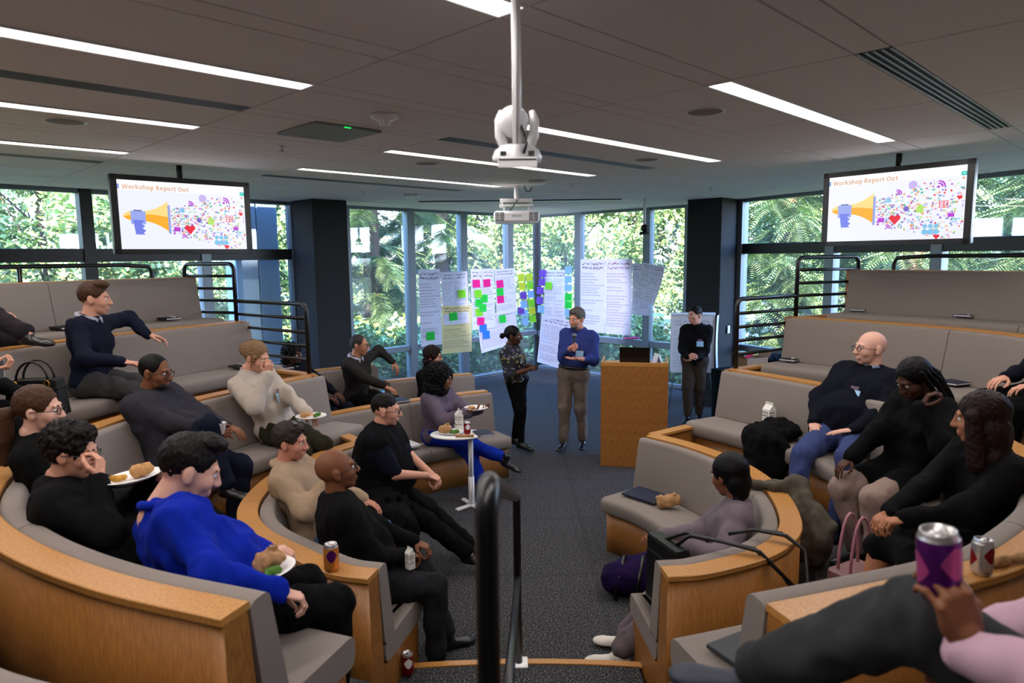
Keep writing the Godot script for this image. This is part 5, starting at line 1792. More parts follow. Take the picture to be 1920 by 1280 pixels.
	for q in [[-1.754, -5.396, "beside the microphone panel"], [0.75, -8.4, "beside the projector"], [-1.9, -9.0, "over the tweed jacket man"], [2.6, -9.0, "over the black blazer man"], [3.9, -7.9, "behind the screen on the lectern side"]]:
		o = thing("sprinkler", "small ceiling sprinkler " + q[2], "sprinkler", V(q[0], CEIL - 0.001, q[1]), 0.0, "ceiling sprinklers")
		st = ns(true)
		lathe(st, [Vector2(0.0, 0.0), Vector2(0.032, 0.0), Vector2(0.030, -0.006), Vector2(0.01, -0.010), Vector2(0.009, -0.034), Vector2(0.0, -0.034)], Transform3D(), 16)
		lpart("body", st, M.white_metal, o)
		st = ns(true)
		lathe(st, [Vector2(0.0, -0.040), Vector2(0.018, -0.040), Vector2(0.018, -0.037), Vector2(0.0, -0.036)], Transform3D(), 12)
		lpart("deflector", st, M.aluminium, o)
	# white access boxes under the ceiling, and the dark screen slot
	for q in [[0.30, -8.05, "above the projector"], [-1.35, -9.55, "near the black column across from the lectern"]]:
		o = thing("wireless_box", "small white wireless box on the ceiling " + q[2], "wireless box", V(q[0], CEIL - 0.02, q[1]), 0.0, "wireless boxes")
		st = ns(); bx(st, V(0, 0, 0), V(0.2, 0.036, 0.2), 0.01); lpart("housing", st, M.white_plastic, o)
		st = ns(); bx(st, V(0.05, -0.019, 0.05), V(0.03, 0.003, 0.008), 0.0); lpart("light_bar", st, mat("grey_print", Color.WHITE), o)
	st = ns(); bx(st, V(0.15, CEIL - 0.008, -10.7), V(3.12, 0.016, 0.07), 0.003)
	solo("screen_slot", st, M.black_plastic, "long dark slot for a roll down screen in the ceiling", "screen slot")

func pipe_frame(o: Node3D, a: Vector3, b: Vector3, top: float, ys: Array, corner_a := true, corner_b := true) -> void:
	# a round steel frame between two feet
	var st := ns(true)
	var d := (b - a) * V(1, 0, 1)
	var u := d.normalized()
	var r := 0.07
	var A := V(a.x, top, a.z)
	var B := V(b.x, top, b.z)
	var pts := [a]
	if corner_a:
		for i in 6:
			var t := PI / 2 * i / 5.0
			pts.append(A + u * r * (1 - cos(t)) + V(0, -r + r * sin(t), 0))
	else: pts.append(A)
	if corner_b:
		for i in 6:
			var t := PI / 2 * (1.0 - i / 5.0)
			pts.append(B - u * r * (1 - cos(t)) + V(0, -r + r * sin(t), 0))
	else: pts.append(B)
	pts.append(b)
	tube(st, pts, 0.021, 12)
	part("frame", st, M.black_steel, o)
	for y in ys:
		st = ns(true)
		tube(st, [V(a.x, y, a.z), V(b.x, y, b.z)], 0.016, 10)
		part("bar", st, M.black_steel, o)

func make_rails() -> void:
	for k in ["l", "r"]:
		var which := "across from the lectern" if k == "l" else "on the lectern side"
		var p2: Vector2 = rows[k + "2"][0]
		var p3: Vector2 = rows[k + "3"][0]
		var p4: Vector2 = rows[k + "4"][0]
		var o := thing("guard_rail", "black pipe guard rail with five bars at the second tier's end " + which, "railing", V(p2.x, 1.33, p2.y), 0.0, "black pipe railings")
		pipe_frame(o, V(p2.x, 1.31, p2.y), V(p3.x, 1.76, p3.y), 1.985, [1.85, 1.72, 1.59, 1.46], true, false)
		o = thing("guard_rail", "black pipe guard rail with four bars at the third tier's end " + which, "railing", V(p3.x, 1.78, p3.y), 0.0, "black pipe railings")
		pipe_frame(o, V(p3.x, 1.76, p3.y), V(p4.x, 2.2, p4.y), 2.365, [2.24, 2.11, 1.985, 1.86])
		# the top rail behind the last row
		o = thing("guard_rail", "long black pipe rail behind the topmost bench " + which, "railing", V(p4.x, 1.35, p4.y), 0.0, "black pipe railings")
		var path := spline(rows[k + "4"], 0.3)
		var nn := normals(path, -1.0 if k == "r" else 1.0)
		var pts := []
		for i in path.size():
			var q: Vector2 = path[i] + nn[i] * 0.10
			if i == 0 or i == path.size() - 1: continue
			pts.append(V(q.x, 2.365, q.y))
		var first: Vector3 = pts[0]
		var last: Vector3 = pts[-1]
		var full := [V(first.x, 1.35, first.z), V(first.x, 2.29, first.z), V(first.x, 2.345, first.z).lerp(pts[1], 0.08)] + pts.slice(1, pts.size() - 1) + [V(last.x, 2.345, last.z), V(last.x, 2.29, last.z), V(last.x, 1.35, last.z)]
		var st := ns(true)
		tube(st, full, 0.021, 12)
		part("rail", st, M.black_steel, o)
		for i in range(4, pts.size() - 2, 5):
			st = ns(true)
			tube(st, [V(pts[i].x, 1.35, pts[i].z), V(pts[i].x, 2.36, pts[i].z)], 0.019, 10)
			part("post", st, M.black_steel, o)
	# the handrail of the centre aisle, falling away from the camera
	var o := thing("stair_handrail", "black pipe handrail down the middle of the aisle steps", "railing", V(-0.01, 0.15, -2.4))
	var st := ns(true)
	var a := V(-0.047, 0.9, -1.12)
	var b := V(0.017, 0.15, -3.56)
	var top := []
	for i in 7:
		var t := i / 6.0
		top.append(a + V(0.002 * i, 1.10 - 0.05 * pow(1 - t, 2), -0.012 - 0.05 * t * t) if i < 4 else a + V(0.006 + 0.0, 1.10, -0.02 - 0.03 * (i - 3)))
	var s := [a, a + V(0, 1.04, 0)]
	for i in 5:
		var t := PI / 2 * i / 4.0
		s.append(a + V(0.001 * i, 1.06 + 0.045 * sin(t), -0.045 * (1 - cos(t))))
	s.append(V(0.010, 1.16, -3.42))
	for i in 4:
		var t := PI / 2 * (i + 1) / 4.0
		s.append(V(0.015, 1.14 - 0.05 * (1 - cos(t)), -3.47 - 0.09 * sin(t)))
	s.append(b)
	tube(st, s, 0.021, 14)
	part("rail", st, M.black_steel, o)
	st = ns(true)
	tube(st, [V(-0.035, 1.40, -1.14), V(0.016, 0.66, -3.54)], 0.016, 12)
	part("lower_rail", st, M.black_steel, o)
	for q in [a, b]:
		st = ns()
		bx(st, q + V(0, 0.006, 0), V(0.10, 0.012, 0.10), 0.003)
		for sx in [-1, 1]:
			for sz in [-1, 1]: bx(st, q + V(sx * 0.037, 0.014, sz * 0.037), V(0.012, 0.008, 0.012), 0.003)
		part("foot_plate", st, mat("grey_paint", Color.WHITE), o)

func carton(at: Vector3, turn: float, s: float, label: String) -> Node3D:
	var o := thing("drink_carton", label, "carton", at, turn, "white drink cartons")
	var st := ns()
	bx(st, V(0, 0.08 * s, 0), V(0.072, 0.16, 0.072) * s, 0.002)
	prism(st, PackedVector2Array([Vector2(-0.035 * s, 0.16 * s), Vector2(0.035 * s, 0.16 * s), Vector2(0.0, 0.196 * s)]), 0.070 * s, Transform3D(Basis(), V(0, 0, -0.035 * s)))
	bx(st, V(0, 0.203 * s, 0), V(0.004, 0.022, 0.07) * s, 0.0)
	lpart("box", st, M.carton_white, o)
	st = ns(true)
	lathe(st, [Vector2(0, 0.0), Vector2(0.014 * s, 0.0), Vector2(0.014 * s, 0.014 * s), Vector2(0, 0.014 * s)], Transform3D(Basis(Vector3.BACK, -0.8), V(0.02 * s, 0.178 * s, 0)), 14)
	lpart("cap", st, M.white_plastic, o)
	var i := 0
	for w in ["BOXED", "WATER", "IS", "BETTER."]:
		for f in [0.0, PI / 2, -PI / 2]:
			var t := lpart("lettering", text_mesh(w, 0.00052 * s, 0.0006, "Droid Sans", true), M.ink, o)
			t.transform = Transform3D(Basis(Vector3.UP, f), V(0, (0.135 - 0.024 * i) * s, 0)) * Transform3D(Basis(), V(-0.008 * s, 0, 0.0363 * s))
		i += 1
	return o

func can(at: Vector3, m: Material, label: String, band: Material, tilt := Basis(), s := 1.0) -> Node3D:
	var o := thing("soda_can", label, "can", at, 0.0, "soda cans")
	var t := Transform3D(tilt.scaled_local(Vector3.ONE * s), Vector3.ZERO)
	var st := ns(true)
	lathe(st, [Vector2(0.0, 0.004), Vector2(0.024, 0.0), Vector2(0.0265, 0.003), Vector2(0.0325, 0.014), Vector2(0.033, 0.02), Vector2(0.033, 0.104), Vector2(0.0315, 0.110)], t, 28)
	lpart("body", st, m, o)
	st = ns(true)
	lathe(st, [Vector2(0.0315, 0.110), Vector2(0.027, 0.119), Vector2(0.0272, 0.122), Vector2(0.0255, 0.122), Vector2(0.0245, 0.117), Vector2(0.0, 0.117)], t, 28)
	lpart("lid", st, M.can_metal, o)
	st = ns(true)
	tube(st, [t * V(0.004, 0.1185, 0), t * V(0.014, 0.1195, 0)], 0.006 * s, 8)
	lpart("tab", st, M.can_metal, o)
	st = ns(true)
	for q in [[0.030, 0.075, 0.5], [0.045, 0.06, 2.6]]:
		for i in 9:
			var a0: float = q[2] + i * 0.17
			var a1 := a0 + 0.17
			var h0: float = 0.026 * sin(PI * i / 9.0) + 0.002
			var h1: float = 0.026 * sin(PI * (i + 1) / 9.0) + 0.002
			quad(st, t * V(0.0333 * cos(a1), q[1] - h1, 0.0333 * sin(a1)), t * V(0.0333 * cos(a0), q[1] - h0, 0.0333 * sin(a0)), t * V(0.0333 * cos(a0), q[1] + h0, 0.0333 * sin(a0)), t * V(0.0333 * cos(a1), q[1] + h1, 0.0333 * sin(a1)))
	lpart("printed_mark", st, band, o)
	return o

func notebook(at: Vector3, turn: float, w: float, d: float, m: Material, label: String, pen := true, tilt := 0.0) -> void:
	var o := thing("notebook", label, "notebook", at, turn, "notebooks and folders left on the benches")
	o.rotation.x = tilt
	var st := ns()
	bx(st, V(0, 0.0085, 0.001), V(w - 0.006, 0.011, d - 0.006), 0.001)
	lpart("pages", st, M.paper, o)
	st = ns()
	bx(st, V(0, 0.0155, 0), V(w, 0.003, d), 0.001)
	bx(st, V(0, 0.0015, 0), V(w, 0.003, d), 0.001)
	bx(st, V(-w * 0.5, 0.0085, 0), V(0.004, 0.016, d), 0.001)
	lpart("cover", st, m, o)
	if pen:
		st = ns(true)
		tube(st, [V(w * 0.12, 0.0215, -d * 0.42), V(w * 0.2, 0.0215, d * 0.3)], 0.0045, 8)
		lpart("pen", st, M.white_plastic, o)

func plate(at: Vector3, label: String, food: Array, tilt := Basis()) -> void:
	var o := thing("paper_plate", label, "plate", at, 0.0, "white plates of lunch")
	o.basis = tilt
	var st := ns(true)
	lathe(st, [Vector2(0.0, 0.0), Vector2(0.075, 0.0), Vector2(0.085, 0.006), Vector2(0.118, 0.016), Vector2(0.120, 0.018), Vector2(0.116, 0.019), Vector2(0.083, 0.010), Vector2(0.073, 0.004), Vector2(0.0, 0.004)], Transform3D(), 36)
	lpart("dish", st, M.plate_white, o)
	for f in food:
		var t := thing(f[0], f[1], f[2], at + tilt * f[3], 0.0, "food on the plates")
		t.basis = tilt
		later_local(f[0] + "_piece", f[4], f[5], t)

# a lump meshed from a field, in its thing's own axes
func later_local(called: String, prims: Array, m: Material, parent: Node3D) -> void:
	var o := lpart(called, null, m, parent)
	pending.append([o, [[job(prims, 0.0065, 0.012, 0.010, 34.0, prims.size() * 7 + int(prims[0][3] * 1000)), Transform3D()]]])

func lump(called: String, label: String, category: String, at: Vector3, m: Material, prims: Array, amp := 0.012, freq := 16.0, cell := 0.011, k := 0.03, group := "", part_name := "cloth") -> Node3D:
	var o := thing(called, label, category, at, 0.0, group)
	var mi := lpart(part_name, null, m, o)
	pending.append([mi, [[job(prims, cell, k, amp, freq, int(absf(at.x) * 97) + 3), Transform3D()]]])
	return o

func make_front() -> void:
	# lectern
	var o := thing("lectern", "plain oak lectern with a laptop on top beside the speakers", "lectern", V(1.42, 0, -7.82), deg_to_rad(-11))
	var st := ns()
	bx(st, V(0, 0.585, 0.245), V(0.75, 1.17, 0.02), 0.003); lpart("front_panel", st, M.oak, o)
	for s in [-1.0, 1.0]:
		st = ns(); bx(st, V(s * 0.365, 0.585, 0.0), V(0.02, 1.17, 0.47), 0.003); lpart("side_panel", st, M.oak, o)
	st = ns(); bx(st, V(0, 0.6, -0.235), V(0.71, 1.1, 0.016), 0.002); lpart("back_panel", st, M.oak, o)
	st = ns(); box(st, Transform3D(Basis(), V(0, 1.15, 0.0)), V(0.71, 0.02, 0.46), 0.003); lpart("worktop", st, M.oak_ledge, o)
	for s in [-1.0, 1.0]:
		st = ns(); bx(st, V(s * 0.365, 1.185, 0.0), V(0.02, 0.05, 0.47), 0.003); lpart("lip", st, M.oak_ledge, o)
	st = ns(); bx(st, V(0, 1.185, 0.245), V(0.75, 0.05, 0.02), 0.003); lpart("lip", st, M.oak_ledge, o)
	var lt := Transform3D(Basis(Vector3.UP, deg_to_rad(-11)), V(1.42, 0, -7.82))
	var l := thing("laptop", "black laptop open on the oak lectern", "laptop", lt * V(0.0, 1.161, -0.02), deg_to_rad(169))
	st = ns(); bx(st, V(0, 0.008, 0), V(0.34, 0.016, 0.23), 0.003); lpart("keyboard_base", st, M.black_plastic, l)
	st = ns(); box(st, Transform3D(Basis(Vector3.RIGHT, -0.35), V(0, 0.115, -0.15)), V(0.34, 0.21, 0.008), 0.003); lpart("lid", st, M.black_plastic, l)
	for q in [[0.25, -0.06, 0.2, "folded white card standing beside the laptop"], [0.275, 0.075, -0.3, "white sheet leaning at the lectern's edge"]]:
		var c := thing("white_card", q[3], "card", lt * V(q[0], 1.161, q[1]), q[2])
		st = ns()
		box(st, Transform3D(Basis(Vector3.BACK, -0.32), V(-0.02, 0.055, 0)), V(0.003, 0.12, 0.12))
		lpart("front_leaf", st, M.paper, c)
		st = ns(); box(st, Transform3D(Basis(Vector3.BACK, 0.32), V(0.02, 0.055, 0)), V(0.003, 0.12, 0.12)); lpart("back_leaf", st, M.paper, c)
	# microphone in the speaker's hand
	var mc := thing("microphone", "black handheld microphone with a steel mesh head at the speaker's chin", "microphone", V(0.735, 1.28, -7.985))
	st = ns(true); tube(st, [V(-0.008, 0.0, 0.0), V(0.0, 0.17, -0.02)], [0.013, 0.017], 14); lpart("handle", st, M.black_plastic, mc)
	st = ns(true); sphere(st, V(0.001, 0.195, -0.023), 0.027, 12); lpart("mesh_head", st, mat("mesh_steel", Color(0.45, 0.45, 0.46), 0.45, 0.7), mc)
	# flip chart
	var f := thing("flip_chart", "white flip chart pad on an aluminium easel beside the black column", "flip chart", V(2.70, 0, -10.15), deg_to_rad(-8))
	st = ns()
	bx(st, V(0, 1.10, 0.02), V(0.64, 0.86, 0.012), 0.003); lpart("board", st, M.white_plastic, f)
	st = ns()
	sheet(st, Transform3D(Basis(), V(-0.01, 1.06, 0.034)), 0.60, 0.82); lpart("paper_pad", st, flat_mat("flip_page", script_image(71, Color(0.86, 0.86, 0.88), Color(0.40, 0.46, 0.60), 1)), f)
	st = ns(true)
	var rollp := []
	for i in 11:
		var a := PI * 1.35 * i / 10.0
		rollp.append(Vector2(0.045 + 0.055 * cos(a + 0.5), 1.50 + 0.055 * sin(a + 0.5)))
	for i in 10:
		quad(st, V(-0.32, rollp[i].y, rollp[i].x), V(0.32, rollp[i].y, rollp[i].x), V(0.32, rollp[i + 1].y, rollp[i + 1].x), V(-0.32, rollp[i + 1].y, rollp[i + 1].x))
	lpart("rolled_sheets", st, M.paper, f)
	st = ns()
	sheet(st, Transform3D(Basis(Vector3.UP, 1.25) * Basis(Vector3.RIGHT, 0.06), V(0.345, 1.08, -0.02)), 0.16, 0.86, 0.06); lpart("hanging_sheet", st, M.paper, f)
	for q in [[-0.28, 0.05], [0.28, 0.05], [0.0, -0.55]]:
		st = ns(true); tube(st, [V(q[0] * 0.55, 1.5, -0.02), V(q[0] * 1.25, 0.0, q[1])], 0.011, 8); lpart("leg", st, M.aluminium, f)
	# cloth covered table with a box of supplies
	var tb := thing("cloth_table", "table under a dark teal cloth next to the flip chart", "table", V(3.58, 0, -9.85), deg_to_rad(28))
	st = ns(); bx(st, V(0, 0.735, 0), V(1.2, 0.03, 0.6), 0.006); lpart("tabletop", st, M.black_plastic, tb)
	st = ns(true)
	var path := []
	for i in 61:
		var t := i / 60.0 * 4.0
		var side := int(t) % 4
		var u := t - int(t)
		var c: Array = [[-0.605, 0.305], [0.605, 0.305], [0.605, -0.305], [-0.605, -0.305], [-0.605, 0.305]]
		path.append(Vector2(lerpf(c[side][0], c[side + 1][0], u), lerpf(c[side][1], c[side + 1][1], u)))
	for i in 60:
		var a: Vector2 = path[i]; var b: Vector2 = path[i + 1]
		var wa := 1.0 + 0.05 * sin(i * 1.9); var wb := 1.0 + 0.05 * sin((i + 1) * 1.9)
		quad(st, V(b.x, 0.752, b.y), V(a.x, 0.752, a.y), V(a.x * wa, 0.03, a.y * wa), V(b.x * wb, 0.03, b.y * wb))
	smooth(st, false)
	bx(st, V(0, 0.7535, 0), V(1.212, 0.004, 0.612))
	lpart("tablecloth", st, cloth("teal", Color(0.04, 0.10, 0.12)), tb)
	var tt := Transform3D(Basis(Vector3.UP, deg_to_rad(28)), V(3.58, 0.756, -9.85))
	var bxo := thing("cardboard_box", "open cardboard box of supplies on the teal table", "box", tt * V(-0.18, 0.002, 0.06), deg_to_rad(20))
	for q in [[V(0, 0.09, 0.12), V(0.36, 0.18, 0.005)], [V(0, 0.09, -0.12), V(0.36, 0.18, 0.005)], [V(0.18, 0.09, 0), V(0.005, 0.18, 0.24)], [V(-0.18, 0.09, 0), V(0.005, 0.18, 0.24)], [V(0, 0.004, 0), V(0.36, 0.006, 0.24)]]:
		st = ns(); bx(st, q[0], q[1]); lpart("side", st, M.cardboard, bxo)
	for s in [-1.0, 1.0]:
		st = ns(); box(st, Transform3D(Basis(Vector3.BACK, -s * 0.7), V(s * 0.225, 0.215, 0)), V(0.004, 0.10, 0.24)); lpart("flap", st, M.cardboard, bxo)
	var pk := thing("pink_paper", "crumpled pink paper sticking out of the supplies box", "paper", tt * V(-0.24, 0.16, 0.05))
	later_local("sheet_piece", [cap(V(-0.05, 0, 0), V(0.04, 0.06, 0.02), 0.03, 0.018)], mat("pink_paper", Color(0.85, 0.12, 0.35), 0.8), pk)
	lump("dark_bag", "dark soft bag lying on the teal table behind the box", "bag", tt * V(0.36, 0.006, -0.05), cloth("dark_bag", Color(0.06, 0.07, 0.08)), [ell(V(0, 0.08, 0), V(0.20, 0.08, 0.14)), ell(V(0.08, 0.11, 0), V(0.1, 0.06, 0.1))], 0.02, 12.0)

func make_posters() -> void:
	var white := Color(0.90, 0.90, 0.95)
	var ink := Color(0.12, 0.12, 0.22)
	var pages := []
	for i in 6: pages.append(flat_mat("page_%d" % i, script_image(50 + i, white, [ink, Color(0.25, 0.12, 0.30), ink, Color(0.10, 0.22, 0.35), Color(0.45, 0.16, 0.25), ink][i], 1 + i % 2)))
	var ypage := flat_mat("page_yellow", script_image(90, Color(0.92, 0.86, 0.62), ink, 1))
	var notes := {}
	for q in [["pink", Color(0.95, 0.08, 0.55)], ["lime", Color(0.52, 0.90, 0.16)], ["green", Color(0.10, 0.84, 0.25)], ["blue", Color(0.16, 0.50, 0.88)], ["purple", Color(0.45, 0.27, 0.72)], ["pale blue", Color(0.55, 0.76, 0.93)], ["yellow", Color(0.80, 0.88, 0.16)]]:
		notes[q[0]] = flat_mat("note_" + q[0], note_image(q[1]), 0.8)
	var L := [CORNER, room[1]]
	var R := [CORNER, room[6]]
	# [wall, s0, y0, s1, y1, page, tilt, label]
	for q in [
		[L, 3.24, 2.20, 2.74, 0.80, 0, 0.0, "tall two column poster nearest the black column"], [L, 2.71, 2.14, 2.06, 1.15, 3, 0.01, "handwritten poster above the yellow poster"],
		[L, 2.74, 1.50, 2.0, 0.60, -1, -0.04, "pale yellow handwritten poster"], [L, 1.98, 2.18, 1.36, 1.0, 1, 0.0, "poster with a column of green and pink notes"],
		[L, 1.34, 2.17, 0.76, 1.26, 2, 0.03, "poster with three stacked notes in pink and green"], [L, 1.80, 1.30, 0.72, 0.58, 4, 0.12, "tilted lower poster behind the standing woman's head"],
		[R, 0.30, 2.13, 0.90, 1.10, 5, 0.0, "poster right of the corner post with purple notes"], [R, 0.16, 1.15, 1.05, 0.10, 2, -0.12, "long tilted poster hanging to the floor behind the man with the microphone"],
		[R, 1.28, 2.34, 1.90, 0.90, 0, 0.0, "tall poster above the man with the microphone"], [R, 1.91, 2.34, 2.52, 0.90, 4, 0.0, "tall poster between the microphone man and the lectern"], [R, 2.53, 2.26, 2.92, 1.30, 1, 0.0, "narrow poster next to the loose curled sheet"],
		[R, 2.70, 2.24, 3.18, 1.55, 5, -0.18, "loose curled sheet coming off the glass"]]:
		var a: Vector2 = q[0][0]
		var b: Vector2 = q[0][1]
		var right: bool = q[0] == R
		var d := (b - a).normalized()
		var n := Vector2(-d.y, d.x)
		if n.dot(-a) < 0: n = -n
		var inw := 0.088 + (0.012 if q[5] == -1 or q[5] == 2 and not right or q[7].begins_with("long") or q[7].begins_with("loose") else 0.0)
		var c := wall_seg(a, b, (q[1] + q[3]) * 0.5, (q[2] + q[4]) * 0.5) + Vector3(n.x, 0, n.y) * inw
		var o := thing("poster", "white flip chart " + q[7] if q[5] >= 0 else q[7], "poster", c, atan2(n.x, n.y), "handwritten posters taped to the glass")
		var st := ns()
		sheet(st, Transform3D(Basis(Vector3.BACK, q[6]), Vector3.ZERO), absf(q[3] - q[1]), q[2] - q[4], 0.02 if not q[7].begins_with("loose") else 0.16)
		lpart("sheet", st, ypage if q[5] < 0 else pages[q[5]], o)
	# sticky notes: [wall, s, y, colour]
	var k := 0
	for q in [[L, 1.86, 1.90, "pink"], [L, 1.58, 1.90, "pink"], [L, 1.22, 1.87, "pink"], [L, 1.22, 1.71, "green"], [L, 1.21, 1.56, "pink"], [L, 1.82, 1.70, "lime"], [L, 1.80, 1.52, "green"], [L, 1.66, 1.60, "green"], [L, 1.80, 1.34, "lime"], [L, 1.70, 1.42, "green"], [L, 1.76, 1.16, "pink"], [L, 1.70, 1.02, "blue"], [L, 1.62, 0.88, "blue"], [L, 1.16, 1.16, "green"], [L, 2.24, 1.72, "lime"], [L, 2.46, 1.30, "green"], [L, 3.02, 0.98, "green"],
		[L, 0.60, 1.98, "yellow"], [L, 0.36, 1.98, "yellow"], [L, 0.58, 1.80, "yellow"], [L, 0.34, 1.80, "lime"], [L, 0.54, 1.60, "purple"], [L, 0.32, 1.62, "pale blue"], [L, 0.30, 1.44, "lime"], [L, 0.54, 1.42, "pale blue"], [L, 0.28, 1.27, "yellow"], [L, 0.52, 1.24, "pale blue"], [L, 0.26, 1.10, "lime"], [L, 0.62, 1.30, "purple"], [L, 0.50, 1.06, "pale blue"],
		[R, 0.27, 2.05, "purple"], [R, 0.25, 1.87, "purple"], [R, 0.20, 1.69, "purple"], [R, 0.19, 1.48, "purple"], [R, 0.44, 1.80, "lime"], [R, 0.98, 2.12, "pale blue"], [R, 0.98, 1.94, "pale blue"], [R, 0.98, 1.77, "pale blue"], [R, 0.98, 1.58, "green"], [R, 0.98, 1.42, "green"], [R, 0.22, 1.30, "pale blue"], [R, 0.98, 1.26, "pale blue"]]:
		var a: Vector2 = q[0][0]
		var b: Vector2 = q[0][1]
		var d := (b - a).normalized()
		var n := Vector2(-d.y, d.x)
		if n.dot(-a) < 0: n = -n
		var c := wall_seg(a, b, q[1], q[2]) + Vector3(n.x, 0, n.y) * 0.112
		var left: bool = q[0] == L
		var o := thing("sticky_note", "%s sticky note %s" % [q[3], ("on the posters behind the standing woman" if q[1] > 0.7 else "stuck to the glass left of the corner post") if left else ("beside the posters behind the microphone man" if q[1] > 0.5 else "on the poster right of the corner post")], "sticky note", c, atan2(n.x, n.y), "sticky notes on the glazed corner")
		var st := ns()
		sheet(st, Transform3D(Basis(Vector3.BACK, rng.randf_range(-0.08, 0.08)), Vector3.ZERO), 0.19, 0.15, 0.012, 3)
		lpart("note", st, notes[q[3]], o)
		k += 1
	var s := wall_seg(CORNER, room[6], 2.5, 0.83)
	lump("pink_paper", "crumpled pink papers lying on the window rail", "paper", s + V(-0.05, 0, 0.1), mat("pale_pink_paper", Color(0.93, 0.45, 0.72), 0.8), [cap(V(-0.14, 0.02, 0), V(0.14, 0.02, 0.0), 0.022, 0.018), cap(V(0.0, 0.03, 0), V(0.10, 0.05, 0.0), 0.02, 0.012)], 0.016, 22.0, 0.009, 0.02, "", "sheets")

func note_image(c: Color) -> ImageTexture:
	var im := Image.create(64, 48, false, Image.FORMAT_RGB8)
	im.fill(c)
	var r := RandomNumberGenerator.new()
	r.seed = int(c.r * 100 + c.b * 777)
	for row in 4:
		var x := 6
		while x < 54:
			var w := r.randi_range(4, 9)
			for q in range(0, w, 2): im.fill_rect(Rect2i(x + q, 9 + row * 9 + r.randi_range(-1, 1), 1, 2), c.darkened(0.65))
			x += w + 3
	return ImageTexture.create_from_image(im)

func floral_image() -> ImageTexture:
	var im := Image.create(256, 256, false, Image.FORMAT_RGB8)
	im.fill(Color(0.035, 0.04, 0.065))
	var r := RandomNumberGenerator.new()
	r.seed = 8
	var cs := [Color(0.75, 0.70, 0.62), Color(0.20, 0.27, 0.62), Color(0.66, 0.62, 0.30), Color(0.62, 0.55, 0.66), Color(0.85, 0.84, 0.86)]
	for i in 42:
		var p := Vector2(r.randf() * 256, r.randf() * 256)
		var a := r.randf() * TAU
		var c: Color = cs[r.randi() % cs.size()]
		for t in 20: disc(im, p.x + cos(a) * t, p.y + sin(a) * t, 1.0 + 6.0 * sin(PI * t / 20.0), c)
	return ImageTexture.create_from_image(im)

func object_materials() -> void:
	M.paper = mat("paper", Color(0.86, 0.86, 0.88), 0.85)
	M.paper.backlight_enabled = true
	M.paper.backlight = Color(0.45, 0.45, 0.45)
	M.carton_white = mat("carton_white", Color(0.87, 0.86, 0.82), 0.6)
	M.plate_white = mat("plate_white", Color(0.90, 0.89, 0.88), 0.55)
	M.ink = mat("ink", Color(0.05, 0.05, 0.05), 0.7)
	M.can_metal = mat("can_metal", Color(0.75, 0.74, 0.73), 0.3, 0.85)
	M.cardboard = mat("cardboard", Color(0.55, 0.43, 0.31), 0.9)
	M.kraft = mat("kraft", Color(0.66, 0.50, 0.33), 0.85)
	M.bread = mat("bread", Color(0.72, 0.54, 0.34), 0.9)
	M.lettuce = mat("lettuce", Color(0.28, 0.46, 0.12), 0.7)
	M.crisp = mat("crisp", Color(0.80, 0.58, 0.22), 0.7)
	M.nb_navy = mat("notebook_navy", Color(0.10, 0.13, 0.22), 0.55)
	M.nb_black = mat("notebook_black", Color(0.05, 0.05, 0.055), 0.5)
	M.leather = mat("leather", Color(0.035, 0.033, 0.035), 0.4)
	M.gold = mat("gold", Color(0.80, 0.60, 0.25), 0.25, 0.9)
	var fm := tri_mat("floral", floral_image(), Vector3(3.2, 3.2, 3.2), 0.8)
	fm.uv1_world_triplanar = false
	M.floral = fm

func bag_of(at: Vector3, label: String) -> Array:
	return ["paper_bag", label, "paper bag", at, [cap(V(-0.03, 0.03, 0), V(0.035, 0.045, 0.01), 0.042, 0.03), cap(V(0.0, 0.05, 0), V(0.02, 0.085, 0.0), 0.03, 0.018)], M.kraft]

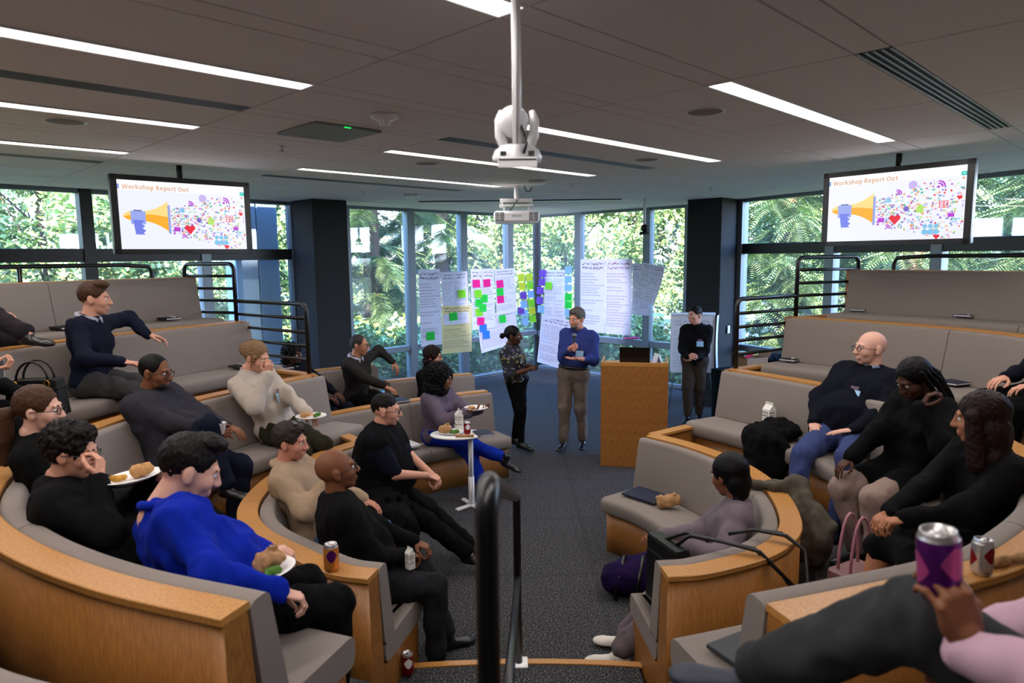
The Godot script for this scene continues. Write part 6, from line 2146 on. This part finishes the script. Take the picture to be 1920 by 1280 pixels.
func make_small_things() -> void:
	# C shaped side table with lunch on it
	var o := thing("side_table", "small white C shaped side table with lunch in front of the curly haired woman", "table", V(-0.42, 0, -6.40))
	var st := ns(true)
	lathe(st, [Vector2(0.0, 0.70), Vector2(0.255, 0.70), Vector2(0.262, 0.708), Vector2(0.255, 0.718), Vector2(0.0, 0.718)], Transform3D(Basis().scaled(V(1, 1, 0.72)), V(-0.12, 0, -0.03)), 40)
	lpart("tabletop", st, M.white_plastic, o)
	st = ns(true); tube(st, [V(0.01, 0.02, 0), V(0.01, 0.30, 0)], 0.030, 16); tube(st, [V(0.01, 0.30, 0), V(0.01, 0.70, 0)], 0.025, 16)
	lpart("column", st, M.white_plastic, o)
	for a in [0.5, 2.1, 3.9, 5.3]:
		st = ns(); box(st, Transform3D(Basis(Vector3.UP, a), V(0.01, 0.014, 0) + Basis(Vector3.UP, a) * V(0.09, 0, 0)), V(0.2, 0.024, 0.045), 0.006)
		lpart("foot", st, M.white_plastic, o)
	var ty := 0.719
	plate(V(-0.60, ty, -6.44), "white plate of wrapped sandwich and salad on the side table", [bag_of(V(-0.05, 0.008, 0.01), "crumpled kraft sandwich wrapper on the side table plate"), ["salad", "green salad on the side table plate", "food", V(0.04, 0.008, 0.02), [cap(V(-0.03, 0.01, 0), V(0.03, 0.015, 0.01), 0.02, 0.018), cap(V(0.0, 0.015, -0.02), V(0.03, 0.02, 0.02), 0.014, 0.012)], M.lettuce]])
	carton(V(-0.53, ty, -6.56), 0.3, 1.0, "white drink carton standing on the white side table")
	can(V(-0.44, ty, -6.40), mat("can_red", Color(0.50, 0.05, 0.06), 0.3, 0.5), "dark red soda can on the white side table", M.plate_white)
	notebook(V(-0.28, ty, -6.40), 0.4, 0.15, 0.20, M.nb_navy, "navy notebook lying on the white side table", false)
	lump("paper_bag", "flattened kraft paper bag at the edge of the side table", "paper bag", V(-0.46, ty, -6.29), M.kraft, [cap(V(-0.07, 0.012, 0), V(0.08, 0.012, 0.0), 0.016, 0.014)], 0.008, 30.0, 0.007, 0.015, "", "bag_piece")
	# lunch in people's hands
	plate(V(-0.37, 0.89, -6.72), "white plate in the curly haired woman's hands", [["bread_roll", "piece of bread on the curly haired woman's plate", "food", V(-0.04, 0.008, 0.03), [cap(V(-0.02, 0.015, 0), V(0.02, 0.015, 0), 0.018, 0.015)], M.bread]])
	plate(V(-1.60, 1.155, -5.30), "white plate in the blond woman's lap", [["salad", "lettuce leaf on the blond woman's plate", "food", V(0.05, 0.008, 0.0), [cap(V(-0.02, 0.01, 0), V(0.02, 0.025, 0), 0.016, 0.01)], M.lettuce], ["sandwich", "half sandwich on the blond woman's plate", "food", V(-0.04, 0.008, 0.0), [cap(V(-0.03, 0.015, 0), V(0.02, 0.02, 0.01), 0.02, 0.018)], M.bread]])
	plate(V(-1.68, 1.445, -2.92), "white plate with crackers held by the woman in the black sweater", [["cracker", "orange crackers on the black sweater woman's plate", "food", V(-0.05, 0.008, 0.02), [cap(V(-0.03, 0.01, 0.0), V(0.03, 0.012, 0.0), 0.014, 0.012)], M.crisp], ["sandwich", "square sandwich on the black sweater woman's plate", "food", V(0.04, 0.008, -0.01), [cap(V(-0.02, 0.025, 0.0), V(0.02, 0.03, 0.0), 0.03, 0.028)], M.bread]], Basis(Vector3.BACK, 0.1))
	plate(V(-0.99, 1.165, -2.58), "white plate with kraft wrapper held by the man in the bright blue shirt", [bag_of(V(0.02, 0.008, -0.02), "kraft sandwich wrapper on the blue shirt man's plate"), ["salad", "green salad on the blue shirt man's plate", "food", V(0.05, 0.008, 0.04), [cap(V(-0.02, 0.01, 0), V(0.02, 0.02, 0), 0.018, 0.014)], M.lettuce]], Basis(Vector3.BACK, 0.12))
	o = thing("paper_cup", "small white paper cup in the grey sweater man's hand", "cup", V(-1.98, 1.235, -4.52))
	st = ns(true); lathe(st, [Vector2(0.0, 0.0), Vector2(0.026, 0.0), Vector2(0.036, 0.075), Vector2(0.038, 0.077), Vector2(0.033, 0.075), Vector2(0.024, 0.006), Vector2(0.0, 0.006)], Transform3D(), 20); lpart("cup_wall", st, M.plate_white, o)
	o = thing("paper_bowl", "white paper bowl beside the black sweater woman's plate", "bowl", V(-1.52, 1.43, -3.06))
	st = ns(true); lathe(st, [Vector2(0.0, 0.0), Vector2(0.045, 0.0), Vector2(0.066, 0.055), Vector2(0.068, 0.057), Vector2(0.062, 0.055), Vector2(0.042, 0.006), Vector2(0.0, 0.006)], Transform3D(), 24); lpart("bowl_wall", st, M.plate_white, o)
	# cans and cartons about the benches
	var swirl := mat("can_swirl", Color(0.35, 0.08, 0.40), 0.35, 0.4)
	can(V(-0.90, 0.881, -3.20), mat("can_orange", Color(0.86, 0.55, 0.24), 0.3, 0.5), "orange and purple soda can standing on the front bench ledge", swirl, Basis(), 1.12)
	can(V(-0.585, 0.162, -3.46), mat("can_red", Color.WHITE), "dark red soda can on the aisle step", M.plate_white)
	can(V(0.742, 1.80, -1.125), mat("can_purple", Color(0.38, 0.12, 0.45), 0.25, 0.7), "purple soda can held up close to the lens", mat("can_pink", Color(0.75, 0.30, 0.55), 0.3, 0.5), Basis(Vector3.BACK, 0.10), 1.04)
	can(V(1.56, 1.331, -2.17), M.can_metal, "plain silver can on the second tier ledge by the purple can", mat("can_red", Color.WHITE))
	carton(V(2.17, 0.925, -5.66), 0.5, 1.1, "white drink carton on the second tier bench beside the black coat")
	carton(V(-0.60, 0.63, -3.74), 0.8, 0.6, "small white drink carton in the bald man's hands")
	lump("paper_bag", "crumpled kraft bag lying on the second tier ledge by the silver can", "paper bag", V(1.72, 1.335, -2.24), M.kraft, [cap(V(-0.08, 0.015, 0.02), V(0.08, 0.015, -0.03), 0.02, 0.012)], 0.012, 24.0, 0.008, 0.015, "", "bag_piece")
	lump("paper_bag", "crumpled kraft bag on the front bench beside a navy folder", "paper bag", V(1.20, 0.475, -5.08), M.kraft, [cap(V(-0.05, 0.04, 0), V(0.05, 0.05, 0.01), 0.05, 0.035), cap(V(0, 0.06, 0), V(0.04, 0.10, 0.0), 0.03, 0.016)], 0.022, 18.0, 0.008, 0.02, "", "bag_piece")
	# notebooks and folders
	notebook(V(1.07, 0.475, -5.32), 0.75, 0.24, 0.31, M.nb_navy, "navy folder on the front bench beside the kraft bag", false)
	notebook(V(0.86, 0.925, -2.36), 0.5, 0.18, 0.24, mat("notebook_slate", Color(0.16, 0.18, 0.20), 0.6), "slate notebook on the second tier seat beside the grey trouser leg", false)
	notebook(V(-2.62, 1.375, -6.52), 0.9, 0.15, 0.21, M.nb_black, "black notebook with a pen on the third tier seat behind the blond woman")
	notebook(V(2.72, 1.375, -6.58), -0.8, 0.15, 0.21, M.nb_black, "black notebook with a pen on the third tier seat by the lectern side rail")
	notebook(V(3.50, 1.375, -5.30), -1.2, 0.17, 0.24, M.nb_navy, "navy notebook on the third tier seat behind the woman with dreadlocks", false)
	notebook(V(3.55, 1.825, -6.92), -0.8, 0.15, 0.21, M.nb_black, "black notebook with a pen at the rail end of the topmost empty bench")
	notebook(V(4.12, 1.825, -6.15), -1.0, 0.15, 0.21, M.nb_black, "black notebook with a pen midway along the topmost empty bench")
	notebook(V(-3.42, 1.825, -6.80), 0.9, 0.15, 0.21, M.nb_black, "black notebook with a pen on the topmost bench right of the navy sweater man")
	notebook(V(-3.92, 1.825, -5.98), 1.0, 0.19, 0.26, M.nb_black, "black notebook with loose paper on the topmost bench by the crossed legs")
	notebook(V(-1.13, 0.475, -6.85), 0.5, 0.19, 0.26, M.nb_black, "black notebook under papers on the bench beside the black vest man", false)
	notebook(V(-1.11, 0.494, -6.85), 0.7, 0.21, 0.28, M.paper, "stack of white handouts on the bench beside the black vest man", false)
	notebook(V(-1.22, 0.885, -7.20), 0.65, 0.16, 0.22, M.nb_navy, "navy notebook under the tweed jacket man's hand", false)
	# coats and bags
	var coat := cloth("coat_black", Color(0.04, 0.04, 0.042))
	lump("black_coat", "black coat heaped on the second tier bench beside the seated navy sweater man", "coat", V(2.08, 0.47, -5.35), coat, [ell(V(0.05, 0.52, -0.05), V(0.19, 0.08, 0.17)), ell(V(-0.10, 0.49, 0.06), V(0.15, 0.10, 0.16)), cap(V(-0.12, 0.40, 0.10), V(-0.20, 0.10, 0.14), 0.12, 0.09), cap(V(0.0, 0.42, 0.14), V(-0.06, 0.12, 0.2), 0.09, 0.07), cap(V(0.1, 0.56, -0.1), V(0.22, 0.50, -0.02), 0.05, 0.04)], 0.03, 9.0, 0.013)
	lump("olive_backpack", "grey olive backpack slumped over the front bench's back ledge", "backpack", V(1.79, 0.46, -4.2), cloth("olive_grey", Color(0.36, 0.335, 0.29)), [cap(V(-0.22, 0.44, -0.12), V(0.02, 0.45, -0.06), 0.035, 0.05), cap(V(0.02, 0.44, -0.05), V(0.06, 0.22, 0.06), 0.08, 0.13), ell(V(0.08, 0.18, 0.10), V(0.11, 0.19, 0.16)), cap(V(0.05, 0.40, 0.05), V(0.14, 0.30, 0.2), 0.05, 0.04)], 0.03, 8.0, 0.013)
	lump("black_jacket", "black jacket lying on the front bench beside the black vest man", "jacket", V(-1.0, 0.46, -4.83), coat, [ell(V(0.02, 0.10, 0), V(0.22, 0.11, 0.20)), ell(V(0.18, 0.02, 0.1), V(0.12, 0.12, 0.12)), cap(V(-0.1, 0.18, -0.1), V(0.1, 0.2, 0.0), 0.07, 0.06), cap(V(0.22, 0.05, 0.12), V(0.24, -0.12, 0.15), 0.09, 0.07)], 0.04, 8.0, 0.013)
	var pb := lump("purple_backpack", "purple and black backpack on the floor before the front bench", "backpack", V(0.84, 0.0, -4.66), cloth("purple", Color(0.12, 0.06, 0.24)), [cap(V(-0.12, 0.13, 0.05), V(0.14, 0.15, -0.04), 0.11, 0.12), ell(V(0.0, 0.12, 0.0), V(0.20, 0.12, 0.15))], 0.02, 8.0, 0.012)
	st = ns(true)
	for s in [-0.06, 0.08]: tube(st, [V(s - 0.08, 0.02, 0.15), V(s - 0.05, 0.18, 0.14), V(s, 0.27, 0.02), V(s + 0.05, 0.22, -0.12)], 0.016, 8)
	lpart("strap", st, M.leather, pb)
	lump("black_backpack", "black backpack on the floor behind the beige sweater man's bench", "backpack", V(-1.93, 0.45, -4.14), coat, [ell(V(0, 0.20, 0), V(0.12, 0.22, 0.15)), cap(V(0.03, 0.3, 0.1), V(0.04, 0.1, 0.16), 0.06, 0.07)], 0.03, 8.0, 0.014)
	# handbags: a boxy body with looping handles
	for q in [["black_tote", "black leather tote bag with long looping straps on the front bench end", V(0.84, 0.49, -3.57), V(0.10, 0.36, 0.28), 0.35, M.leather, "black"], ["pink_handbag", "pale pink handbag on the floor behind the front bench", V(1.84, 0.452, -3.52), V(0.30, 0.26, 0.13), 0.5, mat("dusty_pink", Color(0.50, 0.36, 0.36), 0.5), "pink"], ["black_handbag", "black handbag with gold rings beside the person with the phone", V(-3.20, 1.375, -4.52), V(0.34, 0.25, 0.14), 0.2, M.leather, "gold"], ["woven_bag", "dark bag with teal patterned handles at the blond woman's feet", V(-1.66, 0.452, -5.73), V(0.26, 0.24, 0.12), 0.9, M.leather, "teal"]]:
		var b := thing(q[0], q[1], "handbag", q[2], q[4])
		var z: Vector3 = q[3]
		st = ns()
		var pf := PackedVector2Array([Vector2(-z.x * 0.5, 0), Vector2(z.x * 0.5, 0), Vector2(z.x * 0.43, z.y * 0.96), Vector2(z.x * 0.38, z.y), Vector2(-z.x * 0.38, z.y), Vector2(-z.x * 0.43, z.y * 0.96)])
		prism(st, pf, z.z, Transform3D(Basis(), V(0, 0, -z.z * 0.5)))
		lpart("body", st, q[5], b)
		st = ns(); bx(st, V(0, z.y * 0.75, 0), V(z.x * 0.92, 0.012, z.z + 0.006), 0.002); lpart("trim_band", st, q[5], b)
		for s in [-1.0, 1.0]:
			st = ns(true)
			var loop := []
			if q[6] == "black":
				loop = [V(0, z.y * 0.95, s * 0.05), V(0.06, z.y + 0.07, 0.10 + s * 0.02), V(0.16, z.y + 0.075, 0.26), V(0.28, z.y + 0.06, 0.38 + s * 0.02), V(0.38, z.y - 0.06, 0.46), V(0.46, z.y - 0.16 + s * 0.02, 0.47), V(0.54, z.y - 0.12, 0.46), V(0.57, z.y + 0.02, 0.40), V(0.52, z.y + 0.075, 0.30 + s * 0.02), V(0.42, z.y + 0.07, 0.18), V(0.32, z.y + 0.03, 0.10)]
			else:
				for i in 11:
					var t := PI * i / 10.0
					loop.append(V(cos(t) * z.x * 0.28, z.y * 0.97 + sin(t) * (0.30 if q[6] == "pink" else 0.13), s * z.z * 0.35 * (1.0 if q[6] != "pink" else 0.8)))
			tube(st, loop, 0.008 if q[6] != "black" else 0.010, 8)
			lpart("handle", st, mat("teal_weave", Color(0.15, 0.45, 0.50), 0.7) if q[6] == "teal" else (mat("pink_strap", Color(0.68, 0.45, 0.50), 0.5) if q[6] == "pink" else q[5]), b)
		if q[6] in ["gold", "pink"]:
			st = ns(true)
			for s in [-1.0, 1.0]:
				var rg := []
				for i in 13: rg.append(V(s * z.x * 0.28 + 0.016 * cos(TAU * i / 12), z.y * 0.9 + 0.022 * sin(TAU * i / 12), z.z * 0.5 + 0.004))
				tube(st, rg, 0.004, 6, false)
			lpart("ring", st, M.gold, b)
	o = thing("phone", "dark phone held by the person at the frame edge", "phone", V(-3.13, 1.76, -4.10), 0.6)
	st = ns(); box(st, Transform3D(Basis(Vector3.RIGHT, -0.9), V(0, 0, 0)), V(0.072, 0.15, 0.009), 0.003); lpart("case", st, mat("phone_silver", Color(0.55, 0.55, 0.6), 0.3, 0.4), o)
	st = ns(); box(st, Transform3D(Basis(Vector3.RIGHT, -0.9), V(0, 0.001, 0.005)), V(0.066, 0.142, 0.002)); lpart("glass_front", st, M.black_plastic, o)

func _ready() -> void:
	rng.seed = 7
	# camera, sky, sun, exposure
	var cam := Camera3D.new()
	cam.name = "camera"
	cam.fov = 53.13
	cam.position = Vector3(0, 2.4, 0)
	cam.basis = Basis(Vector3.RIGHT, deg_to_rad(-7.04)) * Basis(Vector3.BACK, deg_to_rad(-0.65))
	var at := CameraAttributesPhysical.new()
	at.frustum_focal_length = 24.0
	at.frustum_focus_distance = 8.5
	at.exposure_aperture = 3.2
	cam.attributes = at
	add_child(cam)
	cam.current = true
	var e := Environment.new()
	e.background_mode = Environment.BG_SKY
	var sm := ProceduralSkyMaterial.new()
	sm.sky_top_color = Color(0.42, 0.60, 0.88)
	sm.sky_horizon_color = Color(0.86, 0.92, 0.98)
	sm.ground_bottom_color = Color(0.35, 0.38, 0.33)
	sm.ground_horizon_color = Color(0.70, 0.74, 0.74)
	sm.sky_energy_multiplier = 4.0
	var sky := Sky.new()
	sky.sky_material = sm
	e.sky = sky
	e.tonemap_mode = Environment.TONE_MAPPER_LINEAR
	e.tonemap_exposure = 1.0
	e.sdfgi_enabled = true
	e.ssao_enabled = true
	e.ssil_enabled = true
	var we := WorldEnvironment.new()
	we.name = "environment"
	we.environment = e
	add_child(we)
	var sun := DirectionalLight3D.new()
	sun.name = "sun"
	sun.light_energy = 16.0
	sun.light_color = Color(1.0, 0.95, 0.86)
	sun.light_angular_distance = 0.5
	sun.shadow_enabled = true
	sun.look_at_from_position(Vector3(-2.0, 7.5, 8.0), Vector3.ZERO)
	add_child(sun)
	make_materials()
	make_shell()
	make_ceiling()
	make_fixtures()
	make_outside()
	make_benches()
	make_rails()
	object_materials()
	make_people()
	make_screens()
	make_ceiling_things()
	make_front()
	make_posters()
	make_small_things()
	finish_jobs()
